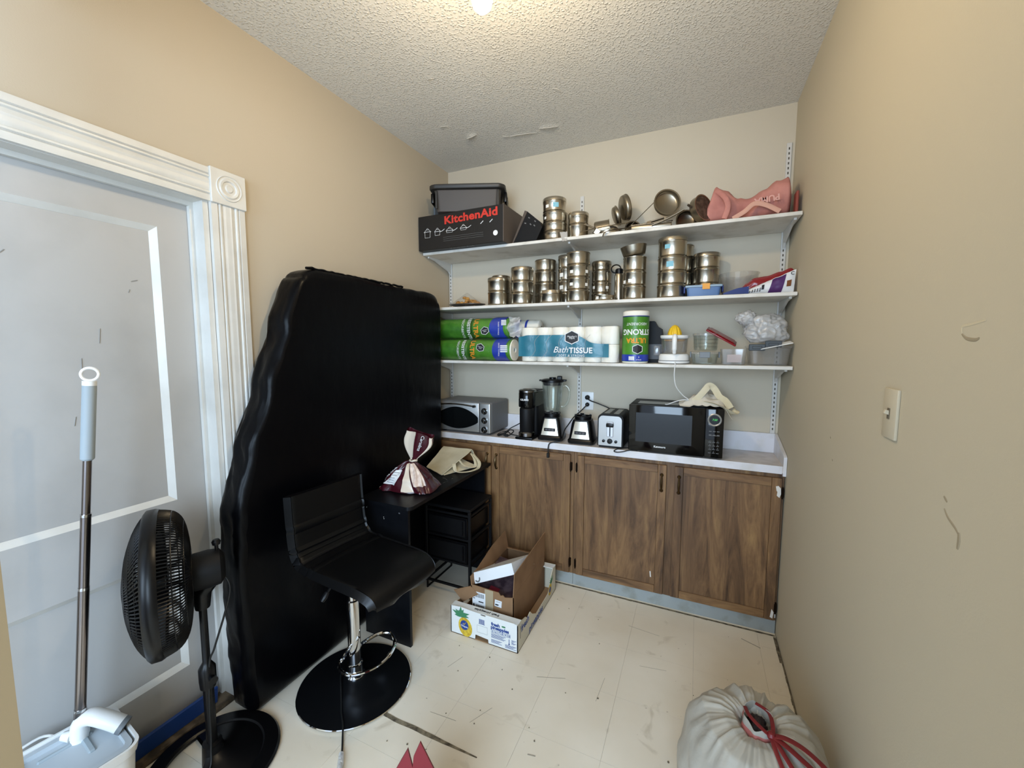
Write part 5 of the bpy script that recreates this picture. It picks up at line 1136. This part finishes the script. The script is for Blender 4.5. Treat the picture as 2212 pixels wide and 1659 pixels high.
# power outlet and the appliance cords
t = thing('power_outlet', 'white double wall outlet above the worktop with two black plugs', 'outlet', (1.091, 0, 1.147))
MB().box(-.040, .040, -.006, 0, -.060, .060, bev=.002, seg=2).build('plate', M['white_plastic'], t)
for z in (-.024, .024): MB().lathe([(0, 0), (.017, 0), (.017, .002), (0, .002)], 20, TR(0, -.006, z) @ RX(90)).build('socket', M['white_plastic'], t)
b = MB().lathe([(0, 0), (.016, 0), (.015, .016), (.009, .022), (0, .023)], 16, TR(1.091, -.0085, 1.171) @ RX(90)); b.tube(spline([(1.091, -.03, 1.171), (1.12, -.05, 1.155), (1.19, -.06, 1.135), (1.26, -.045, 1.10), (1.30, -.022, 1.03), (1.30, -.022, .96)], 7), .004, 8)
t = thing('electric_cable', 'black cord running from the upper socket right to the toaster', 'cord'); b.build('cable', M['cord_black'], t)
b = MB().lathe([(0, 0), (.014, 0), (.013, .014), (.007, .020), (0, .021)], 16, TR(1.091, -.0085, 1.123) @ RX(90)); b.tube(spline([(1.091, -.028, 1.123), (1.06, -.05, 1.085), (1.02, -.08, 1.045), (.995, -.12, 1.00), (.99, -.19, .975), (1.0, -.26, .955), (1.0, -.30, .925), (.955, -.310, .9145), (.93, -.318, .905), (.925, -.328, .88), (.925, -.330, .845)], 7), .004, 8)
b.box(.917, .933, -.338, -.322, .818, .848, bev=.003)
t = thing('electric_cable', 'black cord from the lower socket, its plug dangling over the cabinet', 'cord'); b.build('cable', M['cord_black'], t)
b = MB().tube(spline([(1.42, -.25, ZC + .005), (1.375, -.285, ZC + .005), (1.35, -.31, ZC + .004), (1.33, -.322, ZC - .008), (1.345, -.324, ZC - .014), (1.38, -.322, ZC - .008), (1.42, -.315, ZC + .004), (1.46, -.30, ZC + .005)], 7), .0032, 8)
t = thing('electric_cable', 'thin black cord looping over the worktop edge under the microwave', 'cord'); b.build('cable', M['cord_black'], t)

# ================================================================== on the desk
t = thing('rice_bag', 'maroon and cream plastic food bag twisted shut on the desk', 'bag', (.347, -.950, .7405), 10)
def sack(u, v, off=0):
    a = 2 * PI * u; z = .345 * v
    if v < .42:
        q = v / .42; rx, ry = .135 * (1 - q ** 1.35) ** .85 + .014, .088 * (1 - q ** 1.35) ** .85 + .012
        ex = .45 + .5 * q; sx = math.copysign(abs(math.cos(a)) ** ex, math.cos(a)); sy = math.copysign(abs(math.sin(a)) ** ex, math.sin(a))
        k = .014 * ridge(math.cos(a) * 2.2, math.sin(a) * 2.2, v * 5) - .006 + .005 * math.sin(a * 11) * q
        x, y = (rx + k + off) * sx, (ry + k + off) * sy; x -= .012 * 0
        return (x, y, z + .004)
    q = (v - .42) / .58; fan = .013 + .066 * math.sin(min(1, q * 1.12) * PI * .62) ** 1.3
    x = fan * math.cos(a) * 1.05; y = (.012 + .016 * q) * math.sin(a) + .006 * math.sin(a * 5) * q
    tilt = .05 * q
    return (x + .016 + tilt * .9, y + .01, z - .04 * q + x * -.25 * q + .006 * math.sin(a * 3) * q + .002)
b = MB().grid(sack, 72, 60); body = b.build('bag', M['maroon'], t, smooth=80)
def patch(nm, mat, a0, a1, v0, v1, off=.0012, par=None):
    return MB().grid(lambda u, v: sack((a0 + (a1 - a0) * u) / 360 % 1.0, v0 + (v1 - v0) * v, off), 20, 14).build(nm, mat, par or body, smooth=80)
patch('nutrition_panel', M['white_card'], 222, 262, .10, .30, .003)
patch('cream_stripe', M['bag_cream'], 270, 282, .02, .40, .003)
patch('pale_photo_panel', P('rice_print', 'c9b0a2', .4, var=('e3d3c6', 30, .4, .6), bump=(40, .5, .004)), 286, 330, .10, .40, .003)
patch('cream_flap', M['bag_cream'], 200, 262, .50, .995, .003)
MB().grid(lambda u, v: tuple(Vector(sack((196 + 60 * u) / 360, .46 + .53 * v)) + Vector((0, -.0015, 0))), 10, 14).build('cream_flap', M['bag_cream'], body, smooth=80)
MB().grid(lambda u, v: tuple(Vector(sack((322 + 30 * u) / 360, .46 + .53 * v)) + Vector((0, -.0015, 0))), 6, 14).build('cream_edge', M['bag_cream'], body, smooth=80)
text('Carolina', .030, M['white_ink'], body, fn=lambda x, y: sack((207 - y * 330) / 360, .20 + x / .40, .004))
text('Carolina', .026, M['white_ink'], body, TR(.078, -.026, .255) @ RX(90) @ RZ(250))
b = MB()
for k in range(5): b.tube([tuple(Vector(sack((232 + j * 5) / 360, .13 + .034 * k, .0048))) for j in range(5)], .0012, 4)
b.build('small_print', M['grey_ink'], body)
MB().tube([(.016 + .018 * math.cos(a * PI / 8), .008 + .016 * math.sin(a * PI / 8), .150 + .003 * math.sin(a)) for a in range(16)], .006, 8, closed=True).build('twist_tie', M['bag_cream'], t)
MB().box(-.16, -.09, -.055, -.035, .0, .008, bev=.003).build('bottom_seam', M['bag_cream'], t)

t = thing('cotton_bag', 'folded cream cotton bag with loop handles lying on the desk', 'tote bag', (0, 0, 0))
A_, B_, C_, D_ = Vector((.215, -.625, .752)), Vector((.392, -.715, .748)), Vector((.435, -.43, .842)), Vector((.196, -.40, .832))
def quad(u, v, o=0): 
    p = A_.lerp(B_, u).lerp(D_.lerp(C_, u), v); p = p + Vector((0, 0, .006 * nz(u * 3, v * 3, 1) - .010 * math.sin(PI * u) * math.sin(PI * v) + o)); return tuple(p)
MB().grid(lambda u, v: quad(u, v), 24, 24, thick=.004).build('front_panel', M['cotton'], t, smooth=60)
A2, B2, C2, D2 = Vector((.215, -.62, .7425)), Vector((.40, -.705, .7425)), Vector((.500, -.47, .745)), Vector((.200, -.40, .80))
MB().grid(lambda u, v: tuple(A2.lerp(B2, u).lerp(D2.lerp(C2, u), v) + Vector((0, 0, .002 + .012 * math.sin(PI * v) * (1 - u) + .004 * abs(nz(u * 6, v * 6, 3))))), 16, 16, thick=.0015).build('back_panel', M['cotton'], t, smooth=60)
MB().grid(lambda u, v: tuple(C_.lerp(Vector((.505, -.46, .760)), u) + Vector((-.03 * v, .03 * v, -.02 * v + .006 * math.sin(u * 9)))), 10, 6, thick=.0015).build('mouth_fold', M['cotton'], t, smooth=60)
MB().tube(spline([(.405, -.60, .785), (.44, -.63, .752), (.495, -.60, .747), (.520, -.545, .748), (.522, -.50, .752), (.500, -.455, .775), (.455, -.445, .815)], 8), .011, 8, flat=.16, up=(0, 0, 1)).build('handle', M['cotton'], t)
MB().tube(spline([(.42, -.56, .80), (.45, -.56, .775), (.485, -.53, .757), (.495, -.49, .757), (.47, -.46, .790), (.44, -.45, .82)], 8), .010, 8, flat=.16, up=(.3, 0, 1)).build('handle', M['cotton'], t)
MB().box(-.022, .022, -.012, .012, 0, .001, m=TR(.44, -.53, .752) @ RZ(20)).build('care_label', M['bag_cream'], t, smooth=0)

# ================================================================== pineapple tray and cartons on the floor
t = thing('pineapple_tray', 'white printed fruit tray of fresh pineapples on the floor by the cabinet', 'box', (.617, -.980, 0), 0)
w, d, h = .386, .590, .150; th = .004
b = MB().box(0, w, 0, d, .001, .005); b.build('bottom', M['card_in'], t, smooth=0)
poly = [(0, .002), (.145, .002), (.148, .030), (.222, .024), (.224, .002), (w, .002), (w, h - .004), (w - .02, h + .002), (.21, h + .002), (.205, h - .008), (.18, h - .008), (.175, h), (.10, h + .003), (.06, h + .006), (0, h)]
fr = MB().prism(poly, -th, 0, RX(90)).build('front_wall', M['tray_white'], t, smooth=0)
MB().box(0, .386, .004, .046, h - .004, h - .001, m=None).build('folded_rim', M['tray_white'], fr, smooth=0)
lw = [(0, .002), (d, .002), (d, h), (d - .07, h), (d - .10, .06), (.14, .06), (.10, h - .02), (0, h)]
for x, mt in ((0, 'card_in'), (w - th, 'tray_tan')):
    py = [(0, .002), (d, .002), (d, .160), (d - .05, .165), (d - .085, .135), (d - .10, .10), (d - .13, .052), (.26, .050), (.20, .085), (.165, .118), (.13, .105), (.105, .128), (.06, .140), (0, .150)] if x else lw
    s_ = MB().prism(py, x, x + th, YZ).build('side_wall', M[mt], t, smooth=0)
sw = s_
MB().box(0, w, d - th, d, .002, .165).build('back_wall', M['tray_tan'], t, smooth=0)
MB().box(w - .075, w, d - .05, d, .160, .164, bev=.001).build('corner_flap', M['tray_white'], t, smooth=0)
# print on the front
def art(poly, mat, par, x, z, nm, o=.0008, rot=0): return MB().prism(poly, o - .0003, o, on_front(x, -.0, z, rot)).build(nm, mat, par, smooth=0)
ell = lambda a, b_, n=28: [(a * math.cos(2 * PI * i / n), b_ * math.sin(2 * PI * i / n)) for i in range(n)]
art(ell(.040, .052), M['pine_yellow'], fr, .088, .053, 'pineapple_print', rot=14)
b = MB()
for k in range(9):
    a = math.radians(-80 + 20 * k + 90); L_ = .050 + .012 * math.sin(k * 2.1); c, s_n = math.cos(a), math.sin(a)
    b.prism([(-.006 * s_n, .006 * c), (c * L_ * .5 - .009 * s_n, s_n * L_ * .5 + .009 * c), (c * L_, s_n * L_ - .006), (c * L_ * .5 + .007 * s_n, s_n * L_ * .5 - .007 * c), (.006 * s_n, -.006 * c)], .0006 + .0001 * k, .0008 + .0001 * k)
b.v = [tuple(on_front(.062, 0, .106) @ Vector(p)) for p in b.v]; b.build('pineapple_leaves', M['pine_green'], fr, smooth=0)
art(ell(.024, .026), M['blue_ink'], fr, .083, .062, 'blue_badge', .0014, 14); text('Chiquita', .0125, M['white_ink'], fr, on_front(.083, -.0018, .056, -6), bold=.02); art([(-.010, .0), (-.007, .003), (-.002, -.003), (.009, .010), (.010, .008), (-.002, -.007)], M['pine_yellow'], fr, .083, .070, 'tick_mark', .0018)
b = MB()
for k in range(9): b.box(.170 + k * .0036, .172 + k * .0036, -.0010, -.0004, .100, .122)
b.box(.168, .203, -.0010, -.0004, .096, .0985); b.build('barcode', M['blue_ink'], fr, smooth=0)
text('fresh', .024, M['blue_ink'], fr, on_front(.264, -.001, .116), bold=.045); text('pineapples', .024, M['blue_ink'], fr, on_front(.288, -.001, .099), bold=.045)
art([(-.011, 0), (-.008, .004), (.008, .004), (.011, 0), (.008, -.004), (-.008, -.004)], M['pine_green'], fr, .309, .118, 'leaf_mark')
b = MB()
for k in range(6):
    x = .240 + k * .018
    for a in ((x, x + .016, .086, .087), (x, x + .016, .070, .071), (x, x + .001, .070, .087), (x + .015, x + .016, .070, .087)): b.box(a[0], a[1], -.0009, -.0004, a[2], a[3])
b.build('size_grid', M['blue_ink'], fr, smooth=0)
for k, c in enumerate(('5', '6', '7', '8', '9', '10')): text(c, .013, M['blue_ink'], fr, on_front(.248 + .018 * k, -.001, .078), bold=.03, name='size_number')
b = MB()
for x0, x1, z0, n in ((.240, .320, .063, 5), (.240, .300, .032, 4), (.318, .378, .028, 4), (.352, .378, .060, 5)):
    for k in range(n): b.box(x0, x1 - (k % 3) * .008, -.0008, -.0004, z0 - k * .0048, z0 - k * .0048 + .0018)
b.box(.338, .341, -.0009, -.0004, .036, .062).lathe([(0, 0), (.004, 0), (.004, .0006), (0, .0006)], 12, TR(.3395, -.0003, .036) @ RX(90))
b.build('small_print', M['blue_ink'], fr, smooth=0)
b = MB()
for a in ((.158, .218, .086, .0865), (.158, .218, .048, .0485), (.158, .1585, .048, .0865), (.2175, .218, .048, .0865)): b.box(a[0], a[1], -.0008, -.0004, a[2], a[3])
b.build('stamp_frame', M['grey_ink'], fr, smooth=0)
text('fresh pineapples', .022, M['black_ink'], fr, TR(.20, .026, h - .0004) @ RZ(180), bold=.03)
# print on the right side
text('fresh', .052, M['blue_ink'], sw, on_right(w + .0006, .095, .100, 0), bold=.03); text('pineapples', .050, M['blue_ink'], sw, on_right(w + .0006, .255, .027, 0), bold=.03)
b = MB().prism(ell(.028, .036), .0003, .0006); b.v = [tuple(on_right(w, d - .105, .062) @ Vector(p)) for p in b.v]; b.build('pineapple_print', M['pine_yellow'], sw, smooth=0)
b = MB().prism(ell(.016, .018), .0003, .0009); b.v = [tuple(on_right(w, d - .105, .060) @ Vector(p)) for p in b.v]; b.build('blue_badge', M['blue_ink'], sw, smooth=0)
b = MB()
for k in range(7):
    a = math.radians(30 + 20 * k); c, s_n = math.cos(a), math.sin(a); b.prism([(-.006 * s_n, .006 * c), (c * .045, s_n * .045), (.006 * s_n, -.006 * c)], .0003, .0008)
b.v = [tuple(on_right(w, d - .085, .092) @ Vector(p)) for p in b.v]; b.build('pineapple_leaves', M['pine_green'], sw, smooth=0)
MB().box(w - .0005, w + .0006, .030, .034, .06, .125, bev=0).build('slot', M['black_ink'], sw, smooth=0)

t = thing('brown_carton', 'open brown cardboard carton standing inside the pineapple tray', 'box', (.690, -.890, .0055), 0)
w, d, h = .250, .470, .222; th = .004
MB().box(0, w, 0, d, 0, .004).build('bottom', M['card_in'], t, smooth=0)
f_ = MB().prism([(0, 0), (w, 0), (w, h - .006), (w * .80, h - .018), (w * .76, h - .008), (w * .70, h - .014), (w * .66, h), (0, h + .006)], -th, 0, RX(90)).build('front_wall', M['card'], t, smooth=0)
MB().box(0, w, d - th, d, 0, h).build('back_wall', M['card'], t, smooth=0); MB().box(0, th, 0, d, 0, h).build('side_wall', M['card'], t, smooth=0); MB().box(w - th, w, 0, d, 0, h).build('side_wall', M['card'], t, smooth=0)
def flap_(nm, poly, m): 
    b = MB().prism(poly, -.002, .002, m); return b.build(nm, M['card'], t, smooth=0)
flap_('flap', [(0, 0), (d, 0), (d - .006, .150), (.004, .118)], TR(w - .002, 0, h + .001) @ RY(2) @ YZ)
flap_('flap', [(0, 0), (d, 0), (d + .01, .100), (.30, .090), (.10, .052), (.01, .045)], TR(.001, 0, h + .001) @ RY(-14) @ YZ)
MB().prism([(0, 0), (w * .9, 0), (w * .85, .06), (.02, .06)], -.002, .002, TR(0, d, h - .01) @ RX(150)).build('flap', M['card'], t, smooth=0)
MB().prism([(0, 0), (.06, .0), (.02, -.11), (-.06, -.10)], -.002, .002, TR(-.004, .0, h - .004) @ RY(35) @ RX(90) @ RY(0)).build('torn_flap', M['card'], t, smooth=0)
MB().prism([(0, 0), (.36, 0), (.34, .115), (.03, .11)], -.002, .002, TR(-.006, .06, h - .06) @ RY(-155) @ YZ).build('hanging_flap', M['card'], t, smooth=0)
MB().box(.082, .132, -.0008, 0.001, .0, h, m=None).build('tape_strip', M['tape'], f_, smooth=0)
lb = MB().box(.008, .086, -.0012, -.0002, .085, .195).build('shipping_label', M['white_card'], f_, smooth=0)
b = MB()
for k in range(15): b.box(.014 + k * .0044, .014 + k * .0044 + (.0014, .0026, .002)[k % 3], -.0016, -.0010, .165, .188)
for k in range(11): b.box(.028 + k * .0048, .028 + k * .0048 + (.0026, .0034)[k % 2], -.0016, -.0010, .106, .124)
b.box(.012, .020, -.0016, -.0010, .108, .126); b.box(.045, .075, -.0016, -.0010, .140, .146).box(.012, .024, -.0016, -.0010, .155, .159); b.box(.05, .078, -.0016, -.0010, .093, .097); b.build('barcode', M['black_ink'], lb, smooth=0)
lb = MB().box(-.020, .020, -.0012, -.0002, -.018, .018, m=TR(.162, 0, .162) @ RY(4)).build('small_label', M['white_card'], f_, smooth=0)
MB().box(.145, .164, -.0016, -.001, .151, .158).build('print_block', M['black_ink'], lb, smooth=0); MB().box(.150, .176, -.0016, -.001, .170, .172).build('print_line', M['grey_ink'], lb, smooth=0)
t = thing('white_food_box', 'thin white food carton with printed underside tilted in the brown carton', 'box', (.698, -.862, .222)); t.rotation_euler = (math.radians(-16), math.radians(-24), math.radians(3))
MB().box(0, .250, .0, .26, 0, .058, bev=.001).build('carton', M['white_card'], t, smooth=0)
MB().box(.002, .248, .002, .258, -.0015, -.0002).build('photo_panel', M['flap'], t, smooth=0)
MB().lathe([(.010, 0), (.018, 0), (.018, .0006), (.010, .0006)], 20, TR(.022, 0, .022) @ RX(90), 200, 380).build('round_mark', M['grey_ink'], t, smooth=0)
t = thing('printed_food_box', 'dark red and brown food package lying inside the brown carton', 'box', (.700, -.870, .120)); t.rotation_euler = (math.radians(10), math.radians(8), 0)
MB().box(0, .220, 0, .30, 0, .085, bev=.002).build('carton', M['flap'], t, smooth=0); MB().box(.06, .115, .03, .07, .0852, .0862).build('red_patch', P('dull_red_print', '7a2430', .5), t, smooth=0)

# ================================================================== bin bag, red paper, loose cord
t = thing('bin_bag', 'full white plastic bin bag tied with a red drawstring near right wall', 'bin bag', (1.958, -1.400, 0))
def bagpt(u, v, off=0.0):
    # v 0 at the floor centre, 1 at the pulled-in mouth
    a = 2 * PI * u; ca, sa = math.cos(a), math.sin(a)
    prof_b = [(0, .0), (.10, .14), (.2, .188), (.35, .212), (.5, .205), (.65, .180), (.78, .135), (.88, .085), (.95, .055), (1.0, .042)]
    zz = [(0, .002), (.10, .004), (.2, .050), (.35, .150), (.5, .255), (.65, .345), (.78, .392), (.88, .405), (.95, .400), (1.0, .385)]
    L_ = lambda tab: next(y0 + (y1 - y0) * (v - x0) / (x1 - x0) for (x0, y0), (x1, y1) in zip(tab, tab[1:]) if v <= x1 + 1e-9)
    r = L_(prof_b); z = L_(zz); lump = .020 * nz(ca * 1.6 + 3, sa * 1.6, z * 5) + .010 * nz(ca * 4, sa * 4, z * 11)
    w = max(0, (v - .40) / .6); pl = w * math.sin(PI * min(1, (1 - v) * 2.2 + .12))
    fold = .013 * (1 - abs(nz(ca * 3.2, sa * 3.2, 4 + v)) * 3) + .006 * (1 - abs(nz(ca * 9, sa * 9, 2 + v * 1.2)) * 3)
    crease = .006 * (1 - abs(nz(ca * 3 + z * 9, sa * 3 - z * 7, 8)) * 3) * (1 - w) * min(1, v * 5)
    d = (lump * min(1, v * 4) * (1 - w * .5)) + fold * pl * .9 + crease + off
    rx = 1.02 if ca < 0 else .98
    x = (r + d * .8) * ca * rx; y = (r + d * .8) * sa * 1.06; z = max(.002, z + (fold * pl * .9 if v > .6 else crease * .4) + off * (v > .6))
    return (min(x, .222), y, z)
bag_ = MB().grid(lambda u, v: bagpt(u, v), 180, 90).build('bag', M['trash'], t, smooth=180, merge=True)
MB().grid(lambda u, v: tuple(Vector((.93 * bagpt(u, v)[0], .93 * bagpt(u, v)[1], .004 + .94 * bagpt(u, v)[2]))), 60, 40).build('rubbish', P('rubbish_paper', 'a39b8e', .8, var=('77706a', 7, .42, .6)), t, smooth=180)
MB().grid(lambda u, v: ((.040 - .004 * v + .004 * math.sin(u * 37)) * math.cos(2 * PI * u), (.058 - .004 * v + .003 * math.sin(u * 31)) * math.sin(2 * PI * u), .384 + .040 * v + .006 * math.sin(u * 25) * v), 48, 8, thick=.001).build('neck', M['trash'], t, smooth=80)
MB().grid(lambda u, v: ((.0415 - .004 * v + .004 * math.sin(u * 37)) * math.cos(2 * PI * u), (.0595 - .004 * v + .003 * math.sin(u * 31)) * math.sin(2 * PI * u), .392 + .016 * v), 48, 2).build('drawstring_hem', P('pink_tinted_hem', 'a5605a', .5), t, smooth=80)
crumple('dark_content', M['trash_dark'], t, .036, (.80, 1.3, .7), 3, .3, 6, .2, 5, sub=4).location = (0, -.003, .388)
b = MB(); kx, ky, kz = .026, -.058, .428
b.tube(spline([(-.030, .030, .418), (-.024, -.012, .430), (0, -.045, .432), (kx, ky, kz), (.034, -.02, .430), (.030, .030, .424), (.0, .05, .424)], 7), .006, 6, flat=.35, up=(0, 0, 1))
b.tube(spline([(kx, ky, kz), (.060, -.062, .436), (.100, -.070, .430), (.140, -.085, .412), (.150, -.102, .402), (.132, -.112, .404), (.095, -.100, .420), (.055, -.078, .430), (kx, ky, kz)], 7), .009, 8, flat=.16, up=(0, 0, 1))
b.tube(spline([(kx, ky, kz), (.045, -.095, .424), (.080, -.140, .396), (.120, -.190, .345), (.15, -.235, .28)], 7), .0070, 8, flat=.2, up=(0, 0, 1))
b.tube(spline([(kx, ky, kz), (.030, -.100, .424), (.050, -.150, .396), (.070, -.20, .345), (.085, -.24, .29)], 7), .0060, 8, flat=.2, up=(0, 0, 1))
b.lathe([(0, -.010), (.010, -.007), (.012, 0), (.008, .008), (0, .010)], 12, TR(kx, ky, kz)); b.build('drawstring', M['red_tie'], t)

t = thing('red_gift_bag', 'red paper bag with two pointed corners sticking up at bottom edge', 'paper bag', (1.055, -1.845, 0), 24)
MB().prism([(-.155, 0), (.005, 0), (-.010, .250), (-.030, .322), (-.080, .235)], -.004, .004, RX(84)).build('panel', M['red_paper'], t, smooth=0)
MB().prism([(-.025, 0), (.165, 0), (.075, .205), (.008, .345), (-.012, .300), (-.022, .20)], -.003, .003, TR(0, .014, 0) @ RX(87)).build('panel', M['red_paper'], t, smooth=0)
MB().box(-.10, .11, -.06, .05, .001, .004).build('bottom', M['red_paper'], t, smooth=0)
b = MB()
for k in range(3): b.tube([(-.05 + .012 * k, -.0175, .200 - .01 * k), (-.045 + .012 * k, -.0165, .225 - .01 * k)], .0014, 4)
b.build('pale_scuff', P('pink_scuff', 'b8737c', .6), t)

t = thing('extension_cord', 'thin black cord with a clear connector lying over the stool base', 'cord', (0, 0, 0))
MB().tube(spline([(.345, -1.46, .062), (.37, -1.49, .050), (.43, -1.545, .036), (.49, -1.60, .026), (.53, -1.63, .020), (.565, -1.665, .006), (.60, -1.70, .006), (.612, -1.715, .008)], 8), .0034, 8).build('cord', M['cord_black'], t)
MB().tube([(.610, -1.713, .010), (.640, -1.745, .012), (.655, -1.765, .012)], [.009, .011, .009], 12).build('connector', M['film_milky'], t)
MB().tube(spline([(.655, -1.765, .012), (.67, -1.78, .014), (.70, -1.80, .012), (.74, -1.86, .006)], 5), .008, 8).build('plug_body', M['cord_black'], t)
